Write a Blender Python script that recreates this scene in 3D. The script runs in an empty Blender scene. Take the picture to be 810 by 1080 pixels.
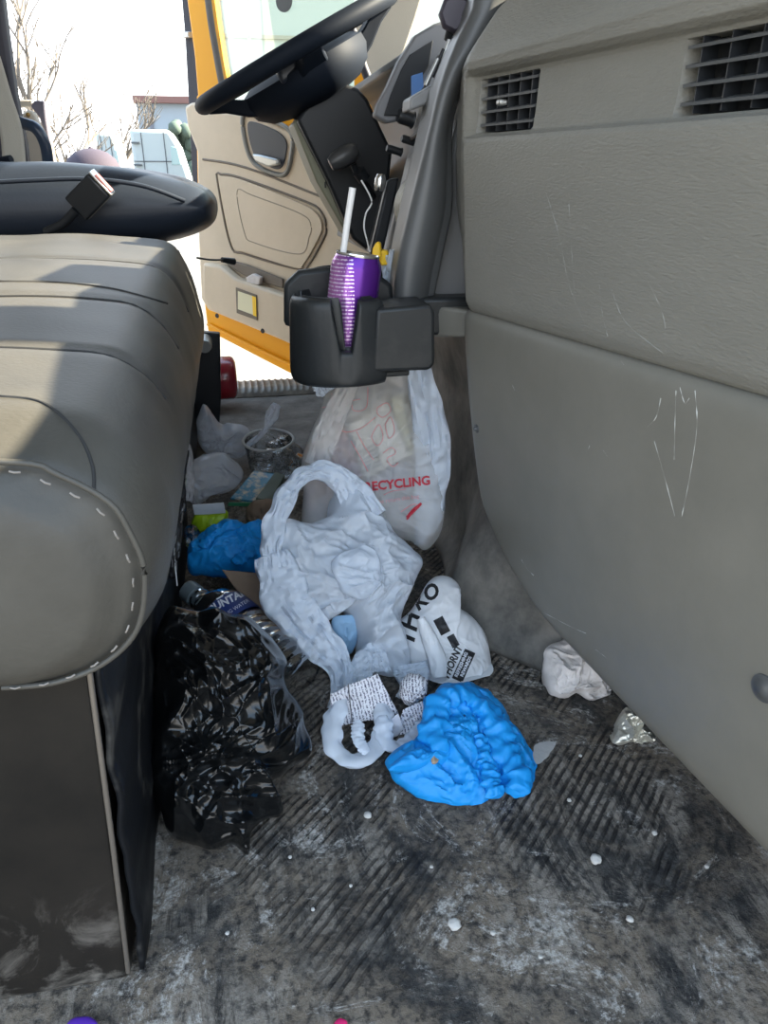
import bpy, bmesh, math, random
from math import sin, cos, pi, radians, atan, sqrt
from mathutils import Vector, Matrix, noise
from mathutils.bvhtree import BVHTree
V = Vector
scene = bpy.context.scene
COL = scene.collection
random.seed(7)
def nvec(p):
    return V((noise.noise(p + V((31.4, 2.7, 9.1))), noise.noise(p + V((-11.3, 47.2, 5.9))), noise.noise(p + V((3.3, -19.8, 61.7)))))

# ---------------------------------------------------------------- camera
FP, CH = 780.0, 0.66
PIT, YAW = atan(355 / 780), radians(11)
cp, sp, cy, sy = cos(PIT), sin(PIT), cos(YAW), sin(YAW)
CAMP = V((0, 0, CH))
cam = bpy.data.cameras.new('camera')
cam.sensor_fit = 'HORIZONTAL'; cam.sensor_width = 36; cam.lens = FP / 810 * 36
cam.clip_start = 0.02; cam.clip_end = 500
camo = bpy.data.objects.new('camera', cam); COL.objects.link(camo)
camo.location = CAMP; camo.rotation_euler = (pi / 2 - PIT, 0, -YAW)
scene.camera = camo

def ray(u, v):
    r = (u - 405) / FP; d = (v - 540) / FP
    f = cp - d * sp; dn = sp + d * cp
    return V((f * sy + r * cy, f * cy - r * sy, -dn))
def P(u, v, X=None, Y=None, Z=None):
    """a measured point of the place, at a known depth, width or height"""
    D = ray(u, v)
    t = X / D.x if X is not None else (Y / D.y if Y is not None else (Z - CH) / D.z)
    return CAMP + D * t

# ---------------------------------------------------------------- object helpers
ORG = {}
def tag(o, label=None, cat=None, group=None, kind=None):
    if label: o['label'] = label
    if cat: o['category'] = cat
    if group: o['group'] = group
    if kind: o['kind'] = kind
    return o
def empty(name, loc, label=None, cat=None, group=None, kind=None):
    o = bpy.data.objects.new(name, None); COL.objects.link(o); o.location = loc
    o.empty_display_size = 0.02
    ORG[o] = V(loc)
    return tag(o, label, cat, group, kind)
def mk(name, verts, faces, mat, parent=None, smooth=True, bevel=0, seg=2, solid=0, soff=1, sub=0):
    verts = [V(v) for v in verts]
    if parent is None:
        xs = [v.x for v in verts]; ys = [v.y for v in verts]; zs = [v.z for v in verts]
        org = V(((min(xs) + max(xs)) / 2, (min(ys) + max(ys)) / 2, min(zs)))
    else: org = ORG[parent]
    me = bpy.data.meshes.new(name)
    me.from_pydata([v - org for v in verts], [], faces)
    bm = bmesh.new(); bm.from_mesh(me)
    bmesh.ops.recalc_face_normals(bm, faces=bm.faces)
    bm.to_mesh(me); bm.free()
    for p in me.polygons: p.use_smooth = smooth
    me.materials.append(mat)
    o = bpy.data.objects.new(name, me); COL.objects.link(o)
    if parent is not None:
        o.parent = parent
    else: o.location = org
    ORG[o] = org
    if solid:
        m = o.modifiers.new('thick', 'SOLIDIFY'); m.thickness = solid; m.offset = soff
    if bevel:
        m = o.modifiers.new('bev', 'BEVEL'); m.width = bevel; m.segments = seg; m.limit_method = 'ANGLE'; m.angle_limit = radians(35)
        m.harden_normals = False
    if sub:
        m = o.modifiers.new('sub', 'SUBSURF'); m.levels = sub; m.render_levels = sub
    if smooth and not sub:
        try:
            me.set_sharp_from_angle(angle=radians(50))
        except Exception: pass
    return o
def cr(pts, n, closed=False):
    """Catmull-Rom through pts, n samples per span"""
    pts = [V(p) for p in pts]; out = []; N = len(pts)
    R = range(N if closed else N - 1)
    for i in R:
        if closed: a, b, c, d = pts[i - 1], pts[i], pts[(i + 1) % N], pts[(i + 2) % N]
        else: a, b, c, d = pts[max(i - 1, 0)], pts[i], pts[i + 1], pts[min(i + 2, N - 1)]
        for k in range(n):
            t = k / n
            out.append(0.5 * ((2 * b) + (c - a) * t + (2 * a - 5 * b + 4 * c - d) * t * t + (3 * b - a - 3 * c + d) * t ** 3))
    if not closed: out.append(pts[-1].copy())
    return out
def resample(pts, n, closed=True):
    P_ = pts + [pts[0]] if closed else pts
    L = [0]
    for a, b in zip(P_, P_[1:]): L.append(L[-1] + (b - a).length)
    out = []; j = 0
    m = n if closed else n - 1
    for k in range(n):
        s = L[-1] * k / m
        while j < len(L) - 2 and L[j + 1] < s: j += 1
        t = (s - L[j]) / max(L[j + 1] - L[j], 1e-9)
        out.append(P_[j].lerp(P_[j + 1], min(1, t)))
    return out
def box_data(c, s, rot=None):
    c = V(c); vs = []
    for x in (-.5, .5):
        for y in (-.5, .5):
            for z in (-.5, .5):
                q = V((x * s[0], y * s[1], z * s[2]))
                if rot: q = rot @ q
                vs.append(c + q)
    return vs, [(0, 1, 3, 2), (4, 6, 7, 5), (0, 4, 5, 1), (2, 3, 7, 6), (0, 2, 6, 4), (1, 5, 7, 3)]
def box(name, c, s, mat, parent=None, bevel=0.003, rot=None, seg=2):
    vs, fs = box_data(c, s, rot)
    return mk(name, vs, fs, mat, parent, bevel=bevel, seg=seg)
def merge(parts):
    vs, fs = [], []
    for a, b in parts:
        o = len(vs); vs += list(a); fs += [tuple(i + o for i in f) for f in b]
    return vs, fs
def prism_data(pts, off):
    pts = [V(p) for p in pts]; n = len(pts); off = V(off)
    vs = pts + [p + off for p in pts]
    return vs, [tuple(range(n)), tuple(range(2 * n - 1, n - 1, -1))] + [(i, (i + 1) % n, n + (i + 1) % n, n + i) for i in range(n)]
def prism(name, pts, off, mat, parent=None, bevel=0.003, seg=2, smooth=True):
    vs, fs = prism_data(pts, off)
    return mk(name, vs, fs, mat, parent, bevel=bevel, seg=seg, smooth=smooth)
def frame_dir(d, up=V((0, 0, 1))):
    d = d.normalized()
    a = up.cross(d)
    if a.length < 1e-3: a = V((1, 0, 0)).cross(d)
    a.normalize(); return a, d.cross(a)
def tube_data(pts, r, n=10, cap=True, up=V((0, 0, 1)), flat=1.0):
    pts = [V(p) for p in pts]; vs, fs = [], []
    m = len(pts)
    for i, p in enumerate(pts):
        d = pts[min(i + 1, m - 1)] - pts[max(i - 1, 0)]
        a, b = frame_dir(d, up)
        rr = r[i] if isinstance(r, (list, tuple)) else r
        for k in range(n):
            t = 2 * pi * k / n
            vs.append(p + a * cos(t) * rr + b * sin(t) * rr * flat)
    for i in range(m - 1):
        for k in range(n):
            fs.append((i * n + k, i * n + (k + 1) % n, (i + 1) * n + (k + 1) % n, (i + 1) * n + k))
    if cap: fs += [tuple(range(n)), tuple((m - 1) * n + k for k in range(n))]
    return vs, fs
def tube(name, pts, r, mat, parent=None, n=12, **k):
    vs, fs = tube_data(pts, r, n, **k)
    return mk(name, vs, fs, mat, parent)
def lathe_data(prof, o, axis, n=40, cap=True, warp=None):
    """prof: list of (radius, distance along axis)"""
    o = V(o); ax = V(axis).normalized(); a, b = frame_dir(ax)
    vs, fs = [], []
    for i, (r, h) in enumerate(prof):
        for k in range(n):
            t = 2 * pi * k / n
            rr = r * (warp(t, h) if warp else 1)
            vs.append(o + ax * h + a * cos(t) * rr + b * sin(t) * rr)
    for i in range(len(prof) - 1):
        for k in range(n):
            fs.append((i * n + k, i * n + (k + 1) % n, (i + 1) * n + (k + 1) % n, (i + 1) * n + k))
    if cap: fs += [tuple(range(n)), tuple((len(prof) - 1) * n + k for k in range(n))]
    return vs, fs
def lathe(name, prof, o, axis, mat, parent=None, n=40, **k):
    vs, fs = lathe_data(prof, o, axis, n, **k)
    return mk(name, vs, fs, mat, parent)
def grid(name, fn, nu, nv, mat, parent=None, solid=0, soff=1, smooth=True, caps=False):
    vs = [fn(i / nu, j / nv) for i in range(nu + 1) for j in range(nv + 1)]
    fs = [(i * (nv + 1) + j, i * (nv + 1) + j + 1, (i + 1) * (nv + 1) + j + 1, (i + 1) * (nv + 1) + j) for i in range(nu) for j in range(nv)]
    if caps:
        fs.append(tuple(range(nv + 1))); fs.append(tuple(nu * (nv + 1) + j for j in range(nv + 1)))
    return mk(name, vs, fs, mat, parent, solid=solid, soff=soff, smooth=smooth)
def crump(p, f, seed=0, stretch=None):
    q = V(p) * f + V((seed * 7.3, seed * 3.1, -seed * 5.7))
    w = nvec(q * .6) * .7
    q = q + w
    a = abs(noise.noise(q)) ; b = abs(noise.noise(q * 2.1 + V((5, 2, 1)))); c = abs(noise.noise(q * 4.3))
    dd = noise.voronoi(q * .9 + nvec(q * 1.7) * .18)[0]; d2 = noise.voronoi(q * 2.1)[0]
    r1 = 1 - min((dd[1] - dd[0]) / .45, 1); r2 = 1 - min((d2[1] - d2[0]) / .4, 1)
    return .5 - 1.7 * a - .7 * b - .35 * c + .75 * r1 * r1 + .3 * r2 * r2 + .35 * dd[0]
def pillow(name, px, Yf, hf, hb, mat, parent=None, amp=.006, f=40, seed=1, rings=56, M=170, centre=None, zmin=.003,
           pw=2.6, q=.55, edge=.35, tilt=None, lateral=.5, big=0):
    """crumpled closed body: outline points measured on a leaning plane, puffed towards both sides"""
    out = [P(u, v, Y=Yf(u, v) if callable(Yf) else Yf) for u, v in px]
    out = resample(cr(out, 8, True), M)
    c = sum(out, V()) / M
    if centre: c = P(centre[0], centre[1], Y=Yf(*centre) if callable(Yf) else Yf)
    n = V()
    for i in range(M): n += (out[i] - c).cross(out[(i + 1) % M] - c)
    n.normalize()
    if n.dot(CAMP - c) < 0: n = -n
    a, b = frame_dir(n)
    vs = []
    def pos(r, j, side):
        e = out[j]
        p = c + (e - c) * r
        w = (1 - r ** pw)
        w = max(w, 0) ** q
        ns = crump(p + n * (side * .13), f, seed)
        k = edge + (1 - edge) * min(1, (1 - r) * 5)
        if big: ns2 = noise.noise(p * f * .3 + V((seed, 0, 0))) * big * w
        else: ns2 = 0
        h = (hf if side > 0 else hb)
        d = side * h * w + (side * ns * amp * k if r < .999 else ns * amp * edge * .5) + ns2
        lv = nvec(p * f * .8 + V((seed * 2, 1, side))) * amp * lateral
        p = p + n * d + lv - n * lv.dot(n) + (e - c).normalized() * (noise.noise(e * f * 1.5) * amp * .9 * r ** 8)
        if p.z < zmin: p.z = zmin + (zmin - p.z) * .03
        return p
    vs.append(pos(0, 0, 1))
    for i in range(1, rings + 1):
        for j in range(M): vs.append(pos(i / rings, j, 1))
    fs = [(0, 1 + j, 1 + (j + 1) % M) for j in range(M)]
    for i in range(rings - 1):
        for j in range(M):
            s = 1 + i * M; j2 = (j + 1) % M
            fs.append((s + j, s + M + j, s + M + j2, s + j2))
    last = 1 + (rings - 1) * M
    rb = max(8, rings // 2)
    base = len(vs)
    for i in range(rb - 1, 0, -1):
        for j in range(M): vs.append(pos(i / rb, j, -1))
    vs.append(pos(0, 0, -1))
    prev = last
    for i in range(rb - 1):
        s = base + i * M
        for j in range(M):
            j2 = (j + 1) % M
            fs.append((prev + j, s + j, s + j2, prev + j2))
        prev = s
    e = len(vs) - 1
    fs += [(prev + (j + 1) % M, prev + j, e) for j in range(M)]
    o = mk(name, vs, fs, mat, parent)
    return o
def ribbon(name, path, width, mat, parent=None, arch=.006, amp=.004, f=60, seed=3, n=90, m=14, solid=.0008, tw=0, zmin=.002):
    """a gathered strip of film along a path of 3D points, its broad side to the viewer's side"""
    pts = resample(cr(path, 10), n, False)
    W = width if isinstance(width, list) else [width] * 2
    def fn(u, v):
        i = min(n - 1, int(round(u * (n - 1))))
        p = pts[i]; d = (pts[min(i + 1, n - 1)] - pts[max(i - 1, 0)]).normalized()
        nn = (CAMP - p).normalized(); s = d.cross(nn).normalized(); nn = s.cross(d).normalized()
        if tw:
            R = Matrix.Rotation(tw * u, 3, d); s = R @ s; nn = R @ nn
        x = u * (len(W) - 1); k = min(int(x), len(W) - 2); w = W[k] + (W[k + 1] - W[k]) * (x - k)
        t = v * 2 - 1
        q = p + s * (t * w / 2)
        ns = crump(V((t * 1.0 * w * 2.2, u * .12 + seed, seed)), f, seed) * .7 + crump(q, f * .7, seed) * .5
        q = q + nn * (arch * (1 - t * t) + amp * ns) + s * noise.noise(q * f) * amp * .8
        if q.z < zmin: q.z = zmin
        return q
    return grid(name, fn, n - 1, m, mat, parent, solid=solid, soff=0)
DEPTH = {}
def world_bvh(o):
    me = o.data; org = ORG[o]
    return BVHTree.FromPolygons([v.co + org for v in me.vertices], [tuple(p.vertices) for p in me.polygons])
def text_mesh(txt, bold=True, shear=0.0, space=1.0):
    c = bpy.data.curves.new('t', 'FONT'); c.body = txt; c.size = 1; c.shear = shear; c.space_character = space
    if bold: c.offset = .035
    c.resolution_u = 3; c.align_x = 'CENTER'; c.align_y = 'CENTER'
    o = bpy.data.objects.new('t', c); COL.objects.link(o)
    bpy.context.view_layer.update()
    me = bpy.data.meshes.new_from_object(o.evaluated_get(bpy.context.evaluated_depsgraph_get()))
    bpy.data.objects.remove(o)
    bm = bmesh.new(); bm.from_mesh(me)
    bmesh.ops.remove_doubles(bm, verts=bm.verts, dist=1e-5)
    bmesh.ops.triangulate(bm, faces=bm.faces)
    for it in range(3):
        es = [e for e in bm.edges if e.calc_length() > .12]
        if not es: break
        bmesh.ops.subdivide_edges(bm, edges=es, cuts=1)
        bmesh.ops.triangulate(bm, faces=bm.faces)
    vs = [v.co.copy() for v in bm.verts]; fs = [tuple(v.index for v in f.verts) for f in bm.faces]
    bm.free(); return vs, fs
def lay(name, vs, fs, target, u0, v0, ax, ay, mat, parent, eps=.0008):
    """print shapes onto a surface: local x,y span the two given image-measured steps"""
    bvh = world_bvh(target); out = []
    for p in vs:
        u = u0 + p.x * ax[0] + p.y * ay[0]; v = v0 + p.x * ax[1] + p.y * ay[1]
        D = ray(u, v).normalized()
        h = bvh.ray_cast(CAMP, D)
        if h[0] is None: out.append(None)
        else: out.append(h[0] - D * eps)
    keep = {}; nv = []
    for i, p in enumerate(out):
        if p is not None: keep[i] = len(nv); nv.append(p)
    nf = [tuple(keep[i] for i in f) for f in fs if all(i in keep for i in f)]
    nf = [f for f in nf if max((nv[f[i]] - nv[f[i - 1]]).length for i in range(len(f))) < .03]
    if not nf: return None
    return mk(name, nv, nf, mat, parent, smooth=False)
def printed(txt, target, u0, v0, size, ang, mat, parent, bold=True, shear=0, name='print', squash=1.0):
    vs, fs = text_mesh(txt, bold, shear)
    a = radians(ang)
    return lay(name, vs, fs, target, u0, v0, (cos(a) * size * squash, -sin(a) * size * squash), (-sin(a) * size, -cos(a) * size), mat, parent)
def quadmesh(w, h, n=8, m=8):
    vs = [V((w * (i / n - .5), h * (j / m - .5), 0)) for i in range(n + 1) for j in range(m + 1)]
    fs = [(i * (m + 1) + j, i * (m + 1) + j + 1, (i + 1) * (m + 1) + j + 1, (i + 1) * (m + 1) + j) for i in range(n) for j in range(m)]
    return vs, fs

# ---------------------------------------------------------------- materials
def newmat(name):
    m = bpy.data.materials.new(name); m.use_nodes = True
    nt = m.node_tree; nt.nodes.clear()
    return m, nt, nt.nodes, nt.links
def pm(name, col, rough=.5, metal=0, bump=0, bscale=80, bdist=.002, var=0, vscale=12, spec=.5, col2=None, vlo=.35, vhi=.65,
       detail=6, coat=0, btype='noise', stretch=None, rvar=0, trans=0, ior=1.45, sheen=0):
    m, nt, N, L = newmat(name)
    out = N.new('ShaderNodeOutputMaterial'); b = N.new('ShaderNodeBsdfPrincipled'); L.new(b.outputs[0], out.inputs[0])
    b.inputs['Base Color'].default_value = (*col, 1); b.inputs['Roughness'].default_value = rough; b.inputs['Metallic'].default_value = metal
    b.inputs['Specular IOR Level'].default_value = spec
    b.inputs['Coat Weight'].default_value = coat; b.inputs['Coat Roughness'].default_value = .15
    if trans: b.inputs['Transmission Weight'].default_value = trans; b.inputs['IOR'].default_value = ior
    tc = N.new('ShaderNodeTexCoord'); mp = N.new('ShaderNodeMapping'); L.new(tc.outputs['Object'], mp.inputs[0])
    if stretch: mp.inputs['Scale'].default_value = stretch
    if col2 is not None:
        n = N.new('ShaderNodeTexNoise'); n.inputs['Scale'].default_value = vscale; n.inputs['Detail'].default_value = detail
        n.inputs['Roughness'].default_value = .65
        L.new(mp.outputs[0], n.inputs['Vector'])
        r = N.new('ShaderNodeValToRGB'); r.color_ramp.elements[0].position = vlo; r.color_ramp.elements[1].position = vhi
        r.color_ramp.elements[0].color = (*col, 1); r.color_ramp.elements[1].color = (*col2, 1)
        L.new(n.outputs[0], r.inputs[0]); L.new(r.outputs[0], b.inputs['Base Color'])
        if rvar:
            mr = N.new('ShaderNodeMapRange'); mr.inputs['To Min'].default_value = rough; mr.inputs['To Max'].default_value = rough + rvar
            L.new(n.outputs[0], mr.inputs[0]); L.new(mr.outputs[0], b.inputs['Roughness'])
    if bump:
        if btype == 'ridge':
            n = N.new('ShaderNodeTexNoise'); n.noise_type = 'RIDGED_MULTIFRACTAL'; n.inputs['Scale'].default_value = bscale; n.inputs['Detail'].default_value = 4; n.inputs['Roughness'].default_value = .45; n.inputs['Distortion'].default_value = 1.0; src = n.outputs[0]
        elif btype == 'vor':
            n = N.new('ShaderNodeTexVoronoi'); n.inputs['Scale'].default_value = bscale; src = n.outputs['Distance']
        else:
            n = N.new('ShaderNodeTexNoise'); n.inputs['Scale'].default_value = bscale; n.inputs['Detail'].default_value = 4; src = n.outputs[0]
        L.new(mp.outputs[0], n.inputs['Vector'])
        bp = N.new('ShaderNodeBump'); bp.inputs['Strength'].default_value = bump; bp.inputs['Distance'].default_value = bdist
        L.new(src, bp.inputs['Height']); L.new(bp.outputs[0], b.inputs['Normal'])
    return m
def film(name, col, transp=.25, transl=.35, rough=.35, bump=.5, bscale=60, tcol=None, bdist=.006):
    """thin plastic film: some light through it, some scattered, some mirrored"""
    m, nt, N, L = newmat(name)
    out = N.new('ShaderNodeOutputMaterial')
    b = N.new('ShaderNodeBsdfPrincipled'); b.inputs['Base Color'].default_value = (*col, 1); b.inputs['Roughness'].default_value = rough
    tl = N.new('ShaderNodeBsdfTranslucent'); tl.inputs[0].default_value = (*col, 1)
    tp = N.new('ShaderNodeBsdfTransparent'); tp.inputs[0].default_value = (*(tcol or (1, 1, 1)), 1)
    m1 = N.new('ShaderNodeMixShader'); m2 = N.new('ShaderNodeMixShader')
    m1.inputs[0].default_value = transl; L.new(b.outputs[0], m1.inputs[1]); L.new(tl.outputs[0], m1.inputs[2])
    m2.inputs[0].default_value = transp; L.new(m1.outputs[0], m2.inputs[1]); L.new(tp.outputs[0], m2.inputs[2])
    L.new(m2.outputs[0], out.inputs[0])
    tc = N.new('ShaderNodeTexCoord')
    n = N.new('ShaderNodeTexNoise'); n.noise_type = 'RIDGED_MULTIFRACTAL'; n.inputs['Scale'].default_value = bscale * .45; n.inputs['Detail'].default_value = 3; n.inputs['Roughness'].default_value = .45; n.inputs['Distortion'].default_value = .9
    L.new(tc.outputs['Object'], n.inputs['Vector'])
    bp = N.new('ShaderNodeBump'); bp.inputs['Strength'].default_value = bump; bp.inputs['Distance'].default_value = bdist
    L.new(n.outputs[0], bp.inputs['Height']); L.new(bp.outputs[0], b.inputs['Normal']); L.new(bp.outputs[0], tl.inputs['Normal'])
    return m
def clear(name, tint=(.9, .95, .97), rough=.06, base=.12, bump=0, bscale=40):
    """thin clear sheet: looks through straight on, mirrors at a slant"""
    m, nt, N, L = newmat(name)
    out = N.new('ShaderNodeOutputMaterial'); g = N.new('ShaderNodeBsdfGlossy'); g.inputs['Roughness'].default_value = rough
    tp = N.new('ShaderNodeBsdfTransparent'); tp.inputs[0].default_value = (*tint, 1)
    lw = N.new('ShaderNodeFresnel'); lw.inputs[0].default_value = 1.5
    ad = N.new('ShaderNodeMath'); ad.operation = 'ADD'; ad.inputs[1].default_value = base; ad.use_clamp = True
    L.new(lw.outputs[0], ad.inputs[0])
    mx = N.new('ShaderNodeMixShader'); L.new(ad.outputs[0], mx.inputs[0]); L.new(tp.outputs[0], mx.inputs[1]); L.new(g.outputs[0], mx.inputs[2])
    L.new(mx.outputs[0], out.inputs[0])
    if bump:
        tc = N.new('ShaderNodeTexCoord'); n = N.new('ShaderNodeTexNoise'); n.inputs['Scale'].default_value = bscale; n.inputs['Detail'].default_value = 3
        L.new(tc.outputs['Object'], n.inputs['Vector'])
        bp = N.new('ShaderNodeBump'); bp.inputs['Strength'].default_value = bump; bp.inputs['Distance'].default_value = .01
        L.new(n.outputs[0], bp.inputs['Height']); L.new(bp.outputs[0], g.inputs['Normal']); L.new(bp.outputs[0], lw.inputs['Normal'])
    return m

VINYL = pm('black_vinyl', (.040, .038, .033), .42, bump=.35, bscale=260, bdist=.0008, col2=(.065, .061, .052), vscale=5, spec=.4, rvar=.1)
VINYL_N = pm('navy_vinyl', (.018, .024, .036), .42, bump=.3, bscale=200, bdist=.0008, spec=.35)
SEAM = pm('seam_thread', (.02, .02, .02), .8)
STITCH = pm('stitch_thread', (.22, .2, .18), .7)
BASEB = pm('satin_black_steel', (.018, .018, .019), .38, bump=.15, bscale=30, col2=(.05, .048, .045), vscale=9, vlo=.5, vhi=.8, rvar=.2)
BASEE = pm('steel_edge_highlight', (.16, .14, .12), .4, metal=.4)
DUST = pm('dusty_black', (.007, .008, .010), .5, spec=.2, col2=(.12, .115, .105), vscale=14, vlo=.55, vhi=.8, bump=.2, bscale=60)
GREY = pm('grey_dash_plastic', (.19, .185, .162), .46, bump=.9, bscale=230, bdist=.0012, col2=(.222, .215, .188), vscale=4, stretch=(1, .6, 2.2), rvar=.1)
GREY2 = pm('smooth_grey_plastic', (.165, .158, .135), .42, bump=.12, bscale=300, bdist=.0006, col2=(.20, .19, .163), vscale=5)
TRIM = pm('dark_grey_trim', (.078, .081, .082), .4, bump=.1, bscale=200, bdist=.0006)
DARK = pm('black_plastic', (.012, .014, .017), .42, spec=.35)
DARKN = pm('matt_navy_plastic', (.010, .014, .022), .62, spec=.09)
CUPH = pm('charcoal_holder_plastic', (.018, .020, .021), .42, spec=.35, bump=.15, bscale=120, col2=(.030, .030, .030), vscale=20, vlo=.5, vhi=.7)
WELL = pm('sooty_moulding', (.07, .068, .062), .6, bump=.4, bscale=60, col2=(.27, .25, .22), vscale=7, vlo=.38, vhi=.68)
BEIGE = pm('beige_door_trim', (.56, .46, .335), .5, bump=.2, bscale=260, bdist=.0008, col2=(.62, .51, .38), vscale=6)
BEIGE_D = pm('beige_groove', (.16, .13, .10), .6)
BEIGE_L = pm('pale_pillar_trim', (.55, .50, .42), .5)
YEL = pm('yellow_paint', (.80, .35, .006), .4, spec=.35)
CHROME = pm('chrome', (.7, .7, .7), .15, metal=1)
SILV = pm('dull_silver', (.45, .45, .43), .35, metal=.8)
RUBBER = pm('dark_rubber', (.03, .031, .045), .6)
GLASS = clear('window_glass', (.90, .96, .93), .02, .06)
LENS = clear('gauge_lens', (.8, .85, .9), .03, .12)
SCREEN = pm('blue_reflection', (.10, .22, .5), .1)  # the reflection's blue is put into the base colour
WBAG = film('white_bag_film', (.80, .86, .94), .20, .34, .2, .9, 42)
WBAG2 = film('opaque_white_bag_film', (.88, .89, .91), .03, .25, .35, .35, 40)
HBAG = film('clear_grey_bag_film', (.86, .85, .83), .62, .3, .22, .9, 22)
CBAG = film('frosted_bag_film', (.80, .84, .92), .42, .3, .14, .8, 60)
BLACKBAG = pm('black_bag_film', (.004, .0045, .005), .2, bump=.3, bscale=15, bdist=.010, btype='ridge', spec=.5)
BLUE = film('blue_nonwoven', (.012, .36, .86), .02, .25, .5, .6, 110)
PAPER = pm('receipt_paper', (.62, .62, .66), .8, bump=.2, bscale=60)
NAPKIN = pm('napkin_paper', (.66, .62, .6), .9, bump=.4, bscale=120, col2=(.5, .46, .43), vscale=20)
KRAFT = pm('kraft_paper', (.20, .135, .09), .8, bump=.3, bscale=90, col2=(.26, .18, .12), vscale=15)
FOIL = pm('foil_wrapper', (.62, .6, .52), .3, metal=.65, bump=.8, bscale=70, bdist=.006)
PET = clear('clear_bottle_plastic', (.84, .88, .91), .10, .10, .25, 28)
CLR = clear('clear_wrapper_plastic', (.9, .92, .94), .1, .14, .9, 60)
LABELB = pm('navy_bottle_label', (.012, .035, .16), .35)
WHITEP = pm('white_print', (.75, .76, .8), .6)
BLACKP = pm('black_print', (.012, .012, .014), .5)
REDP = pm('red_print', (.5, .03, .05), .5)
PINKP = pm('faded_red_print', (.55, .22, .24), .6)
YELP = pm('yellow_plastic', (.9, .55, .02), .4)
RED = pm('red_enamel', (.30, .012, .025), .25, coat=.5)
LIME = pm('lime_wrapper', (.42, .62, .02), .3, bump=.5, bscale=40)
CARDP = pm('glossy_card', (.05, .2, .3), .25, col2=(.6, .5, .35), vscale=40, vlo=.45, vhi=.6)
GREENP = pm('green_card', (.03, .22, .10), .35)
STRAW = pm('white_straw', (.75, .74, .72), .35)
MAROON = pm('snack_pack', (.16, .05, .10), .35, col2=(.5, .28, .1), vscale=14, vlo=.5, vhi=.62)
CARTON = pm('pale_carton', (.74, .70, .62), .6)
SALT = pm('crusty_scrap', (.42, .4, .38), .9, bump=.6, bscale=90)
PEB = pm('pale_pebble', (.5, .48, .45), .8, bump=.4, bscale=200)
LEAFM = pm('tan_scrap', (.36, .27, .18), .7)
BELT = pm('belt_webbing', (.34, .33, .29), .7, bump=.3, bscale=400)
BARK = pm('grey_bark', (.14, .12, .10), .9)
TRW = pm('white_truck_paint', (.36, .41, .42), .4)
TRG = pm('truck_window', (.30, .42, .42), .15)
TRD = pm('truck_dark', (.08, .09, .1), .6)
BLD = pm('bluish_cladding', (.24, .29, .34), .5, stretch=(1, 1, .2))
BLDR = pm('brown_roof_edge', (.16, .08, .07), .6)
BLW = pm('pale_green_cladding', (.50, .52, .45), .6)
BLL = pm('tan_cladding_joint', (.42, .38, .28), .6)
EVG = pm('evergreen', (.07, .10, .08), .9, bump=.6, bscale=3)
CAPM = pm('plum_cloth', (.045, .034, .05), .85, bump=.3, bscale=200)
SKIN = pm('skin', (.5, .3, .22), .6)
JACK = pm('dark_jacket', (.05, .06, .09), .8)
ROOF = pm('headliner', (.32, .31, .29), .9)
HILLM = pm('dry_grass_bank', (.4, .37, .28), .9, bump=.3, bscale=2)
PURP = pm('purple_plastic', (.10, .03, .40), .4)
PINK = pm('pink_plastic', (.7, .02, .15), .5)
SCUFF = pm('scuff', (.50, .50, .47), .8)

# can: purple with a pale panel of tiny unreadable print
m_, nt, N, L = newmat('can_print')
out = N.new('ShaderNodeOutputMaterial'); b = N.new('ShaderNodeBsdfPrincipled'); L.new(b.outputs[0], out.inputs[0])
b.inputs['Roughness'].default_value = .22; b.inputs['Metallic'].default_value = .55
tc = N.new('ShaderNodeTexCoord'); mp = N.new('ShaderNodeMapping'); L.new(tc.outputs['Object'], mp.inputs[0])
br = N.new('ShaderNodeTexBrick'); br.inputs['Scale'].default_value = 1; br.offset = .37; br.squash = 1
mp.inputs['Scale'].default_value = (1, 1, 1)
sx = N.new('ShaderNodeSeparateXYZ'); L.new(mp.outputs[0], sx.inputs[0])
ns = N.new('ShaderNodeTexNoise'); ns.inputs['Scale'].default_value = 420; ns.inputs['Detail'].default_value = 1
mp2 = N.new('ShaderNodeMapping'); mp2.inputs['Scale'].default_value = (1, 1, .45); L.new(tc.outputs['Object'], mp2.inputs[0]); L.new(mp2.outputs[0], ns.inputs['Vector'])
wv = N.new('ShaderNodeTexWave'); wv.bands_direction = 'Z'; wv.inputs['Scale'].default_value = 70; wv.inputs['Distortion'].default_value = 0
L.new(tc.outputs['Object'], wv.inputs['Vector'])
ml = N.new('ShaderNodeMath'); ml.operation = 'MULTIPLY'; L.new(ns.outputs[0], ml.inputs[0]); L.new(wv.outputs[0], ml.inputs[1])
gt = N.new('ShaderNodeMath'); gt.operation = 'GREATER_THAN'; gt.inputs[1].default_value = .40; L.new(ml.outputs[0], gt.inputs[0])
lx = N.new('ShaderNodeMath'); lx.operation = 'LESS_THAN'; lx.inputs[1].default_value = .008; L.new(sx.outputs['X'], lx.inputs[0])
m3 = N.new('ShaderNodeMath'); m3.operation = 'MULTIPLY'; L.new(gt.outputs[0], m3.inputs[0]); L.new(lx.outputs[0], m3.inputs[1])
mx = N.new('ShaderNodeMix'); mx.data_type = 'RGBA'; L.new(m3.outputs[0], mx.inputs[0])
pk0 = N.new('ShaderNodeValToRGB'); pk0.color_ramp.elements[0].position = .0; pk0.color_ramp.elements[1].position = .030
pk0.color_ramp.elements[0].color = (.55, .22, .50, 1); pk0.color_ramp.elements[1].color = (.11, .02, .27, 1)
ax0 = N.new('ShaderNodeMath'); ax0.operation = 'ADD'; ax0.inputs[1].default_value = .022; L.new(sx.outputs['X'], ax0.inputs[0]); L.new(ax0.outputs[0], pk0.inputs[0]); L.new(pk0.outputs[0], mx.inputs[6])
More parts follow.
